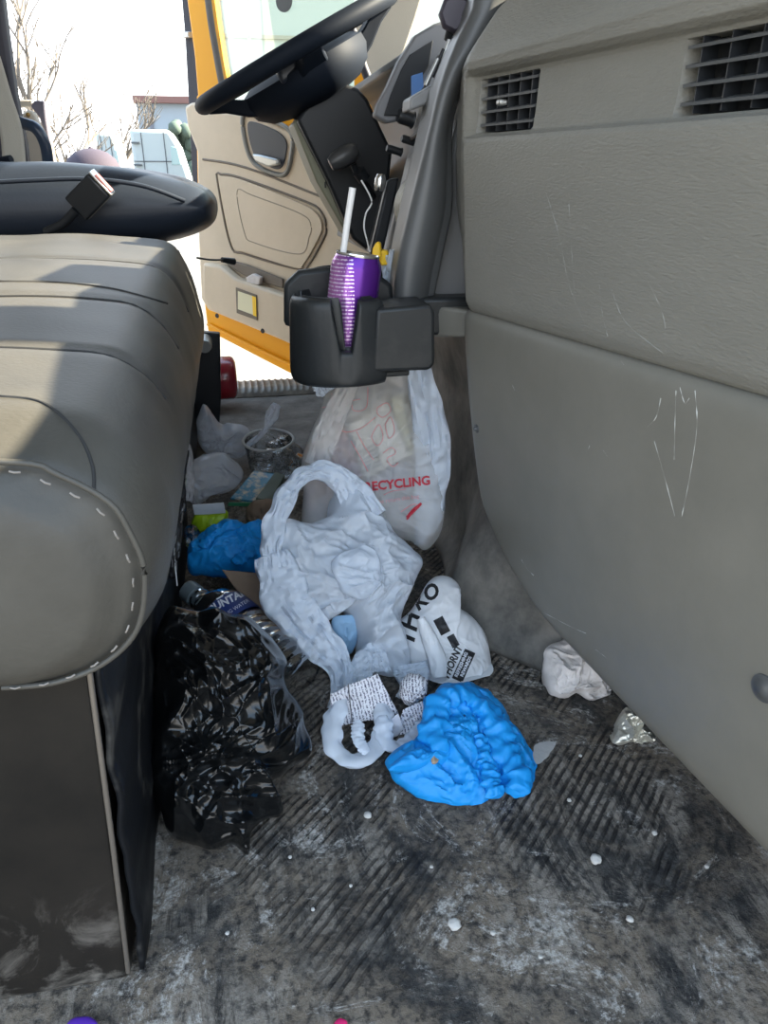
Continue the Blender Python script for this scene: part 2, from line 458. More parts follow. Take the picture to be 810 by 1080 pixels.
mx.inputs[6].default_value = (.13, .025, .30, 1); mx.inputs[7].default_value = (.75, .6, .8, 1)
L.new(mx.outputs[2], b.inputs['Base Color'])
CANM = m_

# receipt: rows of tiny dark print
def receipt_mat(name, sc=520):
    m, nt, N, L = newmat(name)
    out = N.new('ShaderNodeOutputMaterial'); b = N.new('ShaderNodeBsdfPrincipled'); L.new(b.outputs[0], out.inputs[0])
    b.inputs['Roughness'].default_value = .75
    tc = N.new('ShaderNodeTexCoord')
    wv = N.new('ShaderNodeTexWave'); wv.bands_direction = 'X'; wv.inputs['Scale'].default_value = 80; wmap = N.new('ShaderNodeMapping'); wmap.inputs['Rotation'].default_value = (0, .3, .35); L.new(tc.outputs['Object'], wmap.inputs[0]); L.new(wmap.outputs[0], wv.inputs['Vector'])
    wv.inputs['Distortion'].default_value = .8; wv.inputs['Detail Scale'].default_value = 1.5
    ns = N.new('ShaderNodeTexNoise'); ns.inputs['Scale'].default_value = sc; L.new(tc.outputs['Object'], ns.inputs['Vector'])
    ns2 = N.new('ShaderNodeMapRange'); ns2.inputs['From Min'].default_value = .42; ns2.inputs['From Max'].default_value = .56; L.new(ns.outputs[0], ns2.inputs[0])
    ml = N.new('ShaderNodeMath'); ml.operation = 'MULTIPLY'; L.new(ns2.outputs[0], ml.inputs[0]); L.new(wv.outputs[0], ml.inputs[1])
    r = N.new('ShaderNodeValToRGB'); r.color_ramp.elements[0].position = .36; r.color_ramp.elements[1].position = .44
    r.color_ramp.elements[0].color = (.66, .66, .70, 1); r.color_ramp.elements[1].color = (.08, .08, .12, 1)
    L.new(ml.outputs[0], r.inputs[0]); L.new(r.outputs[0], b.inputs['Base Color'])
    return m
RECEIPT = receipt_mat('printed_receipt')

# floor: ribbed rubber with trodden-in dirt
m_, nt, N, L = newmat('ribbed_rubber_floor')
out = N.new('ShaderNodeOutputMaterial'); b = N.new('ShaderNodeBsdfPrincipled'); L.new(b.outputs[0], out.inputs[0])
geo = N.new('ShaderNodeNewGeometry')
def nz(scale, det=8, rough=.65, vec=None, dist=0):
    n = N.new('ShaderNodeTexNoise'); n.inputs['Scale'].default_value = scale; n.inputs['Detail'].default_value = det
    n.inputs['Roughness'].default_value = rough; n.inputs['Distortion'].default_value = dist
    L.new(vec or geo.outputs['Position'], n.inputs['Vector']); return n.outputs[0]
def ramp(src, a, b_, ca=(0, 0, 0), cb=(1, 1, 1)):
    r = N.new('ShaderNodeValToRGB'); r.color_ramp.elements[0].position = a; r.color_ramp.elements[1].position = b_
    r.color_ramp.elements[0].color = (*ca, 1); r.color_ramp.elements[1].color = (*cb, 1); L.new(src, r.inputs[0]); return r.outputs[0]
def mth(op, a, b_=None, c=None):
    n = N.new('ShaderNodeMath'); n.operation = op
    for i, x in enumerate((a, b_, c)):
        if x is None: continue
        if isinstance(x, (int, float)): n.inputs[i].default_value = x
        else: L.new(x, n.inputs[i])
    return n.outputs[0]
def mixc(f, a, b_):
    n = N.new('ShaderNodeMix'); n.data_type = 'RGBA'
    if isinstance(f, (int, float)): n.inputs[0].default_value = f
    else: L.new(f, n.inputs[0])
    for i, x in ((6, a), (7, b_)):
        if isinstance(x, tuple): n.inputs[i].default_value = (*x, 1)
        else: L.new(x, n.inputs[i])
    return n.outputs[2]
rot = N.new('ShaderNodeMapping'); rot.inputs['Rotation'].default_value = (0, 0, radians(44)); L.new(geo.outputs['Position'], rot.inputs[0])
wv = N.new('ShaderNodeTexWave'); wv.bands_direction = 'X'; wv.wave_profile = 'SIN'; wv.inputs['Scale'].default_value = 31
wv.inputs['Distortion'].default_value = 1.1; wv.inputs['Detail'].default_value = 3; wv.inputs['Detail Scale'].default_value = 1.6
L.new(rot.outputs[0], wv.inputs['Vector'])
rot2 = N.new('ShaderNodeMapping'); rot2.inputs['Rotation'].default_value = (0, 0, radians(44)); rot2.inputs['Scale'].default_value = (1, .25, 1)
L.new(geo.outputs['Position'], rot2.inputs[0])
sxyz = N.new('ShaderNodeSeparateXYZ'); L.new(geo.outputs['Position'], sxyz.inputs[0])
reg = mth('MULTIPLY', ramp(nz(3.6, 6, .65, None, 1.0), .42, .54), ramp(nz(26, 4, .6, rot2.outputs[0], .4), .36, .5))                 # where the ribs still show
def rng(src, a_, b2_):
    r_ = N.new('ShaderNodeMapRange'); r_.inputs['From Min'].default_value = a_; r_.inputs['From Max'].default_value = b2_; L.new(src, r_.inputs[0]); return r_.outputs[0]
wob = mth('MULTIPLY', mth('SUBTRACT', nz(6, 4), .5), .35)
nearm = mth('MULTIPLY', rng(mth('ADD', sxyz.outputs['X'], wob), -.06, .0), rng(mth('ADD', sxyz.outputs['Y'], wob), .40, .45))
nearm = mth('MULTIPLY', nearm, rng(mth('ADD', sxyz.outputs['X'], wob), .46, .40))
nearm = mth('MULTIPLY', nearm, mth('LESS_THAN', sxyz.outputs['Y'], 1.25))
ribmask = mth('MULTIPLY', reg, nearm)
groove = ramp(wv.outputs[0], .15, .55)
grit = nz(210, 5, .75)
dirt_big = nz(7, 10, .72, None, .6)
dirt = ramp(dirt_big, .42, .56)
streak = mth('MULTIPLY', ramp(nz(30, 10, .8, rot2.outputs[0], .6), .46, .56), ramp(nz(5, 6, .7, None, .5), .44, .56))
white = ramp(nz(7, 14, .84, None, 1.6), .535, .575)
base = mixc(ramp(nz(45, 5), .35, .7), (.018, .0185, .02), (.085, .082, .078))
c1 = mixc(mth('MULTIPLY', mth('MULTIPLY', dirt, ramp(nz(60, 6, .8), .3, .55)), .9), base, (.24, .195, .15))
c1 = mixc(mth('MULTIPLY', streak, .85), c1, (.34, .30, .255))
g = mth('MULTIPLY', mth('SUBTRACT', 1.0, groove), ribmask)
c1 = mixc(mth('MULTIPLY', g, .85), c1, (.012, .012, .013))
c1 = mixc(mth('MULTIPLY', mth('MULTIPLY', white, ramp(grit, .4, .6)), .9), c1, (.6, .57, .53))
spk = ramp(nz(120, 3, .6), .3, .5)
c1 = mixc(mth('MULTIPLY', mth('SUBTRACT', 1.0, spk), .7), c1, (.02, .02, .021))
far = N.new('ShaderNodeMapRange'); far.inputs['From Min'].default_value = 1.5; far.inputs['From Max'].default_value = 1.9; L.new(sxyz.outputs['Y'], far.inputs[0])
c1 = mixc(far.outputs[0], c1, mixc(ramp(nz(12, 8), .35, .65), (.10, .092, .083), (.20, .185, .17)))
L.new(c1, b.inputs['Base Color']); b.inputs['Specular IOR Level'].default_value = .22
L.new(ramp(dirt_big, .3, .6, (.5,) * 3, (.9,) * 3), b.inputs['Roughness'])
hgt = mth('ADD', mth('MULTIPLY', mth('MULTIPLY', groove, ribmask), 1.0), mth('MULTIPLY', grit, 1.3))
hgt = mth('ADD', hgt, mth('MULTIPLY', dirt_big, 2.0))
bp = N.new('ShaderNodeBump'); bp.inputs['Strength'].default_value = .9; bp.inputs['Distance'].default_value = .0034
L.new(hgt, bp.inputs['Height']); L.new(bp.outputs[0], b.inputs['Normal'])
FLOOR = m_
GROUND = pm('sunlit_concrete', (.12, .115, .105), .9, bump=.3, bscale=8, col2=(.16, .155, .145), vscale=1.2)
SILL = pm('sill_metal', (.22, .20, .17), .5, metal=.3, col2=(.12, .11, .1), vscale=30)

# ---------------------------------------------------------------- the setting
def floor_fn(u, v):
    x = -.75 + 1.5 * u; y = .16 + 2.27 * v
    z = .0015 * noise.noise(V((x * 9, y * 9, 0)))
    return V((x, y, z - .0015))
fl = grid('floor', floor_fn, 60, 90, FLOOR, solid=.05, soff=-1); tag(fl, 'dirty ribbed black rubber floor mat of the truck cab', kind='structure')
def gfn(u, v): return V((-90 + 180 * u, -40 + 180 * v, -1.05))
tag(grid('ground', gfn, 4, 4, GROUND, solid=.2, soff=-1), 'sunlit concrete yard outside the truck', kind='structure')
vs, fs = box_data((0, 1.3, 1.56), (2.0, 2.5, .06)); tag(mk('ceiling', vs, fs, ROOF, bevel=.02), 'cab roof', kind='structure')
tag(box('wall_back', (-1.02, 1.3, .55), (.06, 2.5, 2.0), ROOF, bevel=.01), 'rear wall of the cab', kind='structure')
tag(box('wall_front', (.66, 1.3, .35), (.05, 2.5, 1.06), DARK, bevel=.01), 'dark bulkhead behind the dashboard', kind='structure')
# door sill of the driver side with ribbed tread
def sill_fn(u, v):
    x = -.6 + 1.3 * u
    prof = [(2.395, .0), (2.405, .012), (2.42, .022), (2.50, .024), (2.53, .02), (2.55, -.04), (2.56, -.14)]
    k = v * (len(prof) - 1); i = min(int(k), len(prof) - 2); t = k - i
    y = prof[i][0] * (1 - t) + prof[i + 1][0] * t; z = prof[i][1] * (1 - t) + prof[i + 1][1] * t
    z += .004 * max(0, sin(x * 2 * pi / .021)) * (1 if 1 < k < 4.5 else 0)
    return V((x, y, z))
tag(grid('trim_1', sill_fn, 380, 24, SILL, solid=.01, soff=-1), 'ribbed metal sill of the far doorway', kind='structure')

tag(prism('shadow_post', [V((1.0, .77, .85)), V((1.0, .90, .85)), V((.62, .90, 1.55)), V((.62, .77, 1.55))], (.03, 0, .02), RUBBER, bevel=.004), 'added unseen post that shades a band of the bench', kind='structure')  # added out of view to cast the dark band across the bench
# ---------------------------------------------------------------- bench seat
SEC_N = [(-.62, .335), (-.30, .335), (-.182, .337), (-.151, .336), (-.121, .344), (-.097, .361), (-.084, .383), (-.078, .419), (-.084, .448), (-.093, .468), (-.119, .488), (-.149, .499), (-.30, .507), (-.62, .50)]
SEC_M = [(-.62, .325), (-.30, .325), (-.18, .327), (-.14, .328), (-.105, .338), (-.080, .358), (-.066, .385), (-.059, .42), (-.060, .45), (-.070, .478), (-.092, .499), (-.135, .513), (-.30, .522), (-.62, .51)]
def bench(parent):
    nS = 120
    sn = resample(cr([V((a, 0, c)) for a, c in SEC_N], 8), nS, False)
    sm = resample(cr([V((a, 0, c)) for a, c in SEC_M], 8), nS, False)
    ys = [.452, .456, .46, .464, .47, .478, .488, .50, .515] + [.53 + i * .012 for i in range(70)]
    ys = [y for y in ys if y < 1.37] + [1.375, 1.39, 1.402, 1.412, 1.418, 1.42]
    vs = []
    C = V((-.36, 0, .42))
    for y in ys:
        if y <= .46: a = 0; sh = -(.46 - y) * 1.1
        else: a = min(1, ((y - .46) / .055)) ** .55; sh = 0
        for k in range(nS):
            p = sn[k].lerp(sm[k], a)
            p = V((p.x, y, p.z))
            g = 0
            for s in (.672, .872, 1.12): g += .007 * math.exp(-((y - s - .0 * p.x) / .008) ** 2)
            outw = V((p.x - C.x, 0, p.z - C.z)); outw.normalize()
            top = max(0, min(1, (p.z - .46) / .04))
            p.z += .055 * max(0, (y - .46) / .94) * top + .0
            p -= outw * (g * top - sh * -1 * 0)
            p += outw * sh * 2
            if y > 1.35:
                t = (y - 1.35) / .07; w = 1 - sqrt(max(0, 1 - t * t))
                p.x = p.x - .07 * w * (1 if p.x > -.2 else 0); p.z = p.z - (.08 * w if p.z > .46 else -.03 * w)
            p += outw * .0025 * noise.noise(V((p.x * 14, y * 14, p.z * 14)))
            vs.append(p)
    n = len(ys); fs = []
    for i in range(n - 1):
        for k in range(nS - 1):
            fs.append((i * nS + k, i * nS + k + 1, (i + 1) * nS + k + 1, (i + 1) * nS + k))
        fs.append((i * nS + nS - 1, i * nS, (i + 1) * nS, (i + 1) * nS + nS - 1))
    # bulging near cap
    b0 = len(vs); cN = V((-.36, .43, .42)); K = 10
    for i in range(1, K + 1):
        r = 1 - i / K
        for k in range(nS):
            e = vs[k]; d = V((cN.x + (e.x - cN.x), e.y, e.z))
            T = V((max(-.6, min(-.165, e.x)), e.y, .42)); p = T + (e - T) * max(r, .002)
            p.y = .452 - .016 * sqrt(max(0, 1 - r * r)) * (1 + .25 * noise.noise(V((p.x * 12, 0, p.z * 20))))
            vs.append(p)
    for i in range(K):
        s0 = 0 if i == 0 else b0 + (i - 1) * nS; s1 = b0 + i * nS
        for k in range(nS - 1): fs.append((s0 + k, s1 + k, s1 + k + 1, s0 + k + 1))
    fs.append(tuple((n - 1) * nS + k for k in range(nS)))
    cu = mk('cushion', vs, fs, VINYL, parent)
    # piping and stitches along the near edge
    pts = [V((a + .003, .4535, c + .003)) for a, c in SEC_N[2:]]
    pp = resample(cr(pts, 8), 120, False)
    tube('piping', [p + V((.001, -.001, .0015)) for p in pp], .0022, VINYL, cu, 8)
    # stitches
    parts = []
    for i in range(2, 118, 3):
        a, b_ = pp[i], pp[i + 1]
        ctr = V((-.3, .45, .42)); inn = (ctr - a); inn.y = 0; inn.normalize()
        q = inn * .0062 + V((0, -.0035, 0))
        parts.append(tube_data([a + q, a.lerp(b_, .5) + q + V((0, -.0013, 0)), b_ + q], .0007, 6))
    mk('stitching', *merge(parts), STITCH, cu)
    bv = world_bvh(cu)
    for yy in (.672, .872, 1.12):
        path = []
        for i in range(40):
            x = -.60 + (.545) * i / 39
            h = bv.ray_cast(V((x, yy, 1)), V((0, 0, -1)))
            if h[0]: path.append(h[0] + V((0, 0, .0004)))
        tube('seam', path, .0014, SEAM, cu, 6)
    # curved seam near the front corner
    path = []
    pxs = cr([V((0, 418, 0)), V((45, 425, 0)), V((80, 455, 0)), V((97, 490, 0)), V((99, 520, 0))], 8)
    for q in pxs:
        h = bv.ray_cast(CAMP, ray(q.x, q.y).normalized())
        if h[0]: path.append(h[0])
    if len(path) > 3: tube('seam', path, .0013, SEAM, cu, 6)
    pxs = cr([V((0, 297, 0)), V((60, 298, 0)), V((120, 305, 0)), V((176, 320, 0))], 8); path = []
    for q in pxs:
        h = bv.ray_cast(CAMP, ray(q.x, q.y).normalized())
        if h[0]: path.append(h[0])
    if len(path) > 3: tube('seam', path, .0016, SEAM, cu, 6)
    return cu
m_, nt, N, L = newmat('scuffed_black_steel')
out = N.new('ShaderNodeOutputMaterial'); b = N.new('ShaderNodeBsdfPrincipled'); L.new(b.outputs[0], out.inputs[0])
geo = N.new('ShaderNodeNewGeometry'); sxyz = N.new('ShaderNodeSeparateXYZ'); L.new(geo.outputs['Position'], sxyz.inputs[0])
mr = N.new('ShaderNodeMapRange'); mr.inputs['From Min'].default_value = .13; mr.inputs['From Max'].default_value = .0; L.new(sxyz.outputs['Z'], mr.inputs[0])
dm = ramp(nz(13, 8, .7, None, 1.0), .50, .66)
cA = mixc(ramp(nz(6, 6), .3, .7), (.009, .0085, .008), (.022, .019, .016))
cB = mixc(mth('MULTIPLY', mth('MULTIPLY', dm, mr.outputs[0]), .85), cA, (.22, .20, .175))
L.new(cB, b.inputs['Base Color']); b.inputs['Roughness'].default_value = .4; b.inputs['Specular IOR Level'].default_value = .16
bp = N.new('ShaderNodeBump'); bp.inputs['Strength'].default_value = .2; bp.inputs['Distance'].default_value = .001; L.new(nz(60, 4), bp.inputs['Height']); L.new(bp.outputs[0], b.inputs['Normal'])
BASEB = m_
bs = empty('bench_seat', (-.35, .9, 0), 'wide black vinyl bench seat cushion on a black steel box base, nearest seat', 'seat')
bench(bs)
prism('base', [V((-.62, .47, 0)), V((-.142, .47, 0)), V((-.124, .47, .345)), V((-.62, .47, .345))], (0, .93, 0), BASEB, bs, bevel=.004)
tube('edge_highlight', [V((-.1425, .4685, .01)), V((-.133, .4685, .17)), V((-.1245, .4685, .335))], .0022, BASEE, bs, 8)  # highlight on the steel corner, painted as a lighter strip
def skirt(u, v):
    return V((-.122 - .018 * (1 - v) + .004 * noise.noise(V((u * 9, v * 9, 0))) + .006 * (1 - v), .474 + .9 * u, .002 + .335 * v))
grid('side_skirt', skirt, 60, 30, DUST, bs, solid=.004)

# ---------------------------------------------------------------- driver seat
ds = empty('driver_seat', (-.3, 1.85, 0), 'dark vinyl driver seat with rounded front, beyond the bench', 'seat')
def dseat(u, v):
    a = 2 * pi * v; cx, cz = -.42, .602
    c, s_ = cos(a), sin(a)
    u = .5 - .5 * cos(pi * u); yy = 1.56 + .55 * u; t = abs(2 * u - 1); sh = (max(0, 1 - t ** 5)) ** .5
    A_ = .36 + .035 * sh; B_ = .004 + .074 * sh
    k = 1 / ((abs(c) ** 3.2 + abs(s_) ** 3.2) ** (1 / 3.2))
    x = cx + A_ * c * k; z = cz + B_ * s_ * k
    z -= .03 * (max(0, x + .35) / .33) ** 2 * (max(0, s_) ** .5) * sh
    z += .012 * math.exp(-((t - .75) / .18) ** 2) * (max(0, s_) ** .5) * sh
    z += .003 * noise.noise(V((x * 9, yy * 9, z * 9)))
    return V((x, yy, z))
dc = grid('cushion', dseat, 44, 128, VINYL_N, ds, caps=True)
prism('suspension_bracket', [P(207, 350, Y=1.95), P(232, 352, Y=1.95), P(233, 420, Y=1.95), P(231, 458, Y=1.95), P(198, 462, Y=1.95), P(203, 400, Y=1.95)], (0, .03, 0), DARK, ds, bevel=.004)
lathe('pivot_tube', [(.0, -.03), (.016, -.03), (.018, -.02), (.018, .03), (.0, .03)], P(216, 362, Y=1.93), (0, 1, .1), SILV, ds, 20)
box('riser', (-.38, 1.85, .25), (.5, .42, .48), DARK, ds, bevel=.01)
mk('seat_piping', *tube_data(cr([P(0, 192, Y=1.552), P(40, 190, Y=1.552), P(95, 189, Y=1.552), P(150, 196, Y=1.552), P(195, 212, Y=1.56)], 8), .004, 8), VINYL_N, ds)

# belt buckle lying on the driver seat flank
bk = empty('seat_belt_buckle', P(95, 205, Y=1.5), 'black seat belt buckle with pink release button against the driver seat side', 'buckle')
bd = (P(116, 184, Y=1.5) - P(78, 224, Y=1.53)).normalized()
a_, b_ = frame_dir(bd)
def boxdir(c, d, l, w, h, up=V((0, 0, 1))):
    d = d.normalized(); s = d.cross(V((0, 1, 0))).normalized(); n = s.cross(d)
    R = Matrix((d, s, n)).transposed()
    return box_data(c, (l, w, h), R)
bc = P(94, 207, Y=1.52)
vs, fs = boxdir(bc, bd, .068, .05, .024); mk('housing', vs, fs, DARK, bk, bevel=.004)
vs, fs = boxdir(bc + bd * .036 + V((.004, -.003, 0)), bd, .006, .036, .012); mk('release_button', vs, fs, pm('faded_red_button', (.35, .13, .13), .4), bk, bevel=.002)
vs, fs = boxdir(bc + bd * .037, bd, .004, .05, .022); mk('steel_tongue_slot', vs, fs, CHROME, bk, bevel=.001)
tube('stalk', cr([P(80, 222, Y=1.52), P(66, 236, Y=1.53), P(48, 245, Y=1.54)], 6), .008, DARK, bk, 10)

# ---------------------------------------------------------------- dashboard
da = empty('dashboard', (.45, .9, 0), 'grey moulded dashboard with textured upper pad and scuffed lower knee panel', 'dashboard')
def X0(y):
    return .29 + .25 * (.93 - y) if y < .93 else .29 + .12 * (y - .93)
def Xl(y, z):
    top = .29 + .25 * (.93 - y); bot = .345 + .12 * (.93 - y)
    return top + (bot - top) * max(0, (.505 - z) / .38)
SECU = [(.480, .06), (.490, .030), (.497, .010), (.505, .002), (.515, -.003), (.56, -.007), (.62, -.010), (.685, -.014), (.695, -.0135), (.699, -.011), (.7015, -.004), (.7035, -.001),
        (.72, .001), (.74, .002), (.758, .003), (.7615, .001), (.764, -.006), (.768, -.012), (.775, -.014), (.785, -.010), (.80, .0), (.83, .022), (.86, .055), (.885, .10), (.90, .2), (.905, .36)]
VENTS = [(.822, .925, .7055, .7585), (.30, .628, .7055, .7585)]
def upper(u, v):
    y = 1.13 - .98 * u
    k = v * (len(SECU) - 1); i = min(int(k), len(SECU) - 2); t = k - i
    z = SECU[i][0] * (1 - t) + SECU[i + 1][0] * t; dx = SECU[i][1] * (1 - t) + SECU[i + 1][1] * t
    if .695 < z < .769:
        # band only runs between its rounded ends
        w = 1 / (1 + math.exp((y - .938) / .0035)); base = -.0135
        dx = base + (dx - base) * w
    x = X0(y) + dx
    for y0, y1, z0, z1 in VENTS:
        if y0 < y < y1 and z0 < z < z1: x += .028
    if y > .95: x += .10 * (y - .95)
    if z < .62: x += max(0, y - .93) * (.62 - z) * 1.5
    return V((x, y, z + (.02 * ((.93 - y)) if z > .77 else 0)))
up = grid('upper_pad', upper, 300, 150, GREY, da, solid=.006, soff=-1)
up.data.polygons.foreach_set('use_smooth', [True] * len(up.data.polygons))
def lower(u, v):
    # u along the cab (far to near), v from top to bottom; far lower corner rounded
    y = .962 - .815 * u
    zb = .118 + .13 * max(0, (y - .72) / .24) ** 2.6
    if y > .80: zb += 0
    z = .503 - (.503 - zb) * v
    x = Xl(min(y, .93), z) - .006
    e = (1 - v); x += .012 * math.exp(-v * 60) + .03 * math.exp(-(1 - v) * 45)
    x += .02 * math.exp(-u * 70) - .012 * math.exp(-((y - .55) / .5) ** 2) * sin(pi * min(1, v)) * .6
    return V((x, y, z))
lo = grid('knee_panel', lower, 140, 110, GREY2, da, solid=.006, soff=-1)
bvlo = world_bvh(lo); bvup = world_bvh(up)
def hit(bv, u, v):
    D = ray(u, v).normalized(); h = bv.ray_cast(CAMP, D); return (h[0], h[1]) if h[0] is not None else (None, None)
for u, v, r in ((503, 452, .006), (809, 726, .012)):
    p, n = hit(bvlo, min(u, 806), v)
    if p is None: continue
    if n.dot(CAMP - p) < 0: n = -n
    pl = lathe('bolt', [(0, .004), (r * .45, .004), (r * .6, .002), (r, .0015), (r * 1.05, -.002), (0, -.002)], p, n, TRIM, da, 24)
# air vents
for k, (y0, y1, z0, z1) in enumerate(VENTS):
    yc = (y0 + y1) / 2
    vb = mk('air_vent', *merge([prism_data([V((X0(y0) + .022, y0, z0)), V((X0(y1) + .022, y1, z0)), V((X0(y1) + .022, y1, z1)), V((X0(y0) + .022, y0, z1))], (.006, 0, 0))]), DARK, da)
    nsl = 4
    for s in range(nsl):
        z = z0 + (z1 - z0) * (s + .5) / nsl
        e = V((0, 0, .0012)); d = V((.012, 0, .003)); A = V((X0(y0 + .002) + .001, y0 + .002, z)); B = V((X0(y1 - .002) + .001, y1 - .002, z))
        mk('slat', *prism_data([A - e, B - e, B - e + d, A - e + d], e * 2), TRIM, vb, smooth=False)
    nf = 5 if k == 0 else 12
    for s in range(nf):
        y = y0 + (y1 - y0) * (s + .5) / nf
        box('fin', (X0(y) + .010, y, (z0 + z1) / 2), (.014, .0016, z1 - z0), DARK, vb, bevel=0)
    if k == 0: box('thumb_tab', (X0(yc) - .004, yc, (z0 + z1) / 2), (.01, .012, .006), SILV, vb, bevel=.002)
# scuffs on the panels
scr = {1: (bvup, [[(575, 200), (590, 250), (600, 300), (617, 342)], [(600, 215), (604, 280), (607, 325)], [(632, 300), (636, 335), (641, 355)], [(645, 305), (660, 340), (700, 373)], [(685, 300), (700, 335), (702, 370)], [(668, 298), (668, 301)], [(667, 245), (669, 247)]]),
       2: (bvlo, [[(713, 412), (712, 440), (711, 485)], [(733, 412), (735, 450), (728, 500), (719, 545)], [(717, 408), (722, 425), (727, 420)], [(683, 450), (692, 440), (697, 420)], [(690, 465), (700, 500), (712, 545)], [(636, 475), (641, 482)], [(620, 475), (622, 470)], [(540, 405), (543, 412)], [(550, 590), (556, 600), (563, 607)], [(562, 640), (600, 660), (618, 668)], [(628, 685), (640, 694)], [(655, 380), (658, 385)]])}
FSC = pm('faint_scuff', (.28, .28, .26), .8)
for key, (bv, lines) in scr.items():
    for ln in lines:
        pts = []
        for q in cr([V((a, b3, 0)) for a, b3 in ln], 6):
            p, n = hit(bv, q.x, q.y)
            if p is not None: pts.append(p)
        if len(pts) > 2:
            rr = [.00005 + .0009 * max(0, noise.noise(p * 160)) for p in pts]
            mk('scuff_mark', *tube_data(pts, rr, 5), FSC if key == 1 else SCUFF, up if key == 1 else lo)
# small ledge under the pad beside the console
prism('lower_ledge', [P(452, 322, Y=1.0), P(500, 328, Y=.96), P(492, 356, Y=.96), P(454, 356, Y=1.0)], (.05, .06, 0), GREY2, da, bevel=.004)

# ---------------------------------------------------------------- centre console and driver side of the dash
cc = empty('centre_console', (.3, 1.2, .4), 'dark grey centre console standing between dashboard pad and steering column', 'console')
tl = [(503, 0), (499, 15), (482, 50), (466, 91), (454, 140), (443, 186), (432, 232), (419, 299), (420, 318)]
tr = [(454, 320), (465, 262), (473, 223), (474, 186), (472, 140), (478, 112), (494, 72), (524, 45), (545, 0), (560, -40), (515, -40)]
TLc = resample(cr([V((u, v, 0)) for u, v in [(520, -40), (503, 0), (499, 15), (482, 50), (466, 91), (454, 140), (443, 186), (432, 232), (421, 285), (419, 318)]], 8), 80, False)
TRc = resample(cr([V((u, v, 0)) for u, v in [(575, -40), (545, 0), (526, 42), (500, 66), (481, 105), (474, 140), (475, 186), (474, 223), (466, 262), (454, 320)]], 8), 80, False)
def bolster(u, v):
    i = min(79, int(round(v * 79))); a, b_ = TLc[i], TRc[i]
    if u < .2:                                   # side turned to the driver
        t = u / .2; q = P(a.x, a.y, Y=1.0); return V((q.x + .012 * (1 - t), 1.0 + .11 * (1 - t), q.z))
    t = (u - .2) / .8; w = a.lerp(b_, t)
    return P(w.x, w.y, Y=1.0 - .014 * sin(pi * min(1, t * 1.25)) ** .7 + .02 * t * t)
grid('side_bolster', bolster, 40, 79, TRIM, cc, solid=.004, soff=-1)
PROF = [(.238, .47), (.262, .58), (.285, .67), (.312, .77), (.335, .83), (.38, .84), (.62, .86), (.62, .47)]
prism('console_face', [V((x, 1.04, z)) for x, z in PROF], (0, .26, 0), pm('console_grey', (.16, .16, .16), .45, bump=.1, bscale=200), cc, bevel=.006)
PROF2 = [(.30, .50), (.335, .62), (.40, .70), (.42, .80), (.40, .84), (.345, .855), (.35, .875), (.42, .90), (.66, .92), (.66, .50)]
prism('gauge_housing', [V((x, 1.34, z)) for x, z in PROF2], (0, .93, 0), TRIM, cc, bevel=.006)
# gauge hood seen from the side: rim, dark opening, screen with painted blue reflection
YH = 1.305
hood = [P(u, v, Y=YH) for u, v in [(395, 122), (399, 109), (409, 91), (421, 64), (438, 37), (458, 25), (478, 18), (482, 60), (462, 72), (440, 100), (428, 126), (408, 130)]]
hd = prism('gauge_hood', hood, (0, .03, 0), pm('hood_grey', (.15, .155, .165), .4), cc, bevel=.004)
inn = [P(u, v, Y=YH - .004) for u, v in [(405, 122), (412, 100), (423, 74), (432, 58), (457, 42), (452, 70), (430, 105), (420, 122)]]
prism('gauge_opening', inn, (0, .006, 0), DARK, hd, bevel=.001)
prism('screen', [P(u, v, Y=YH - .009) for u, v in [(434, 80), (446, 76), (447, 92), (434, 108)]], (0, .005, 0), SCREEN, hd, bevel=.001)
# vent rails standing edge-on beside the hood
for i in range(5):
    p0 = P(452 + i * 8, 92 - i * 8, Y=1.12 + .0 * i); 
    tube('vent_blade', [P(449 + i * 7, 90 - i * 9, Y=1.09), P(462 + i * 6, 62 - i * 10, Y=1.09)], .0028, SILV if i % 2 == 0 else DARK, cc, 8)
prism('storage_flap', [P(u, v, Y=1.09) for u, v in [(433, 103), (462, 86), (466, 91), (463, 104), (446, 112), (432, 117)]], (0, .05, 0), pm('flap_grey', (.22, .225, .23), .4), cc, bevel=.003)
def faceX(z):
    for (x0, z0), (x1, z1) in zip(PROF, PROF[1:]):
        if z0 <= z <= z1: return x0 + (x1 - x0) * (z - z0) / (z1 - z0)
    return .3
def onface(u, v):
    best = None
    for k in range(60):
        y = 1.10 + .20 * k / 59; p = P(u, v, Y=y); d = abs(p.x - faceX(p.z))
        if best is None or d < best[0]: best = (d, p)
    return best[1]
for u, v, r in ((433, 126, .011), (437, 150, .006), (421, 160, .006)):
    p = onface(u, v); kn = lathe('control_knob', [(0, .022), (r * .8, .022), (r, .018), (r, .0), (r * 1.2, -.004), (0, -.004)], p, (-1, -.15, .25), DARK, cc, 20)
tube('control_lever', [onface(435, 148) + V((-.005, 0, 0)), onface(446, 143) + V((-.012, 0, 0)), onface(452, 138) + V((-.01, 0, 0))], .0035, DARK, cc, 8)
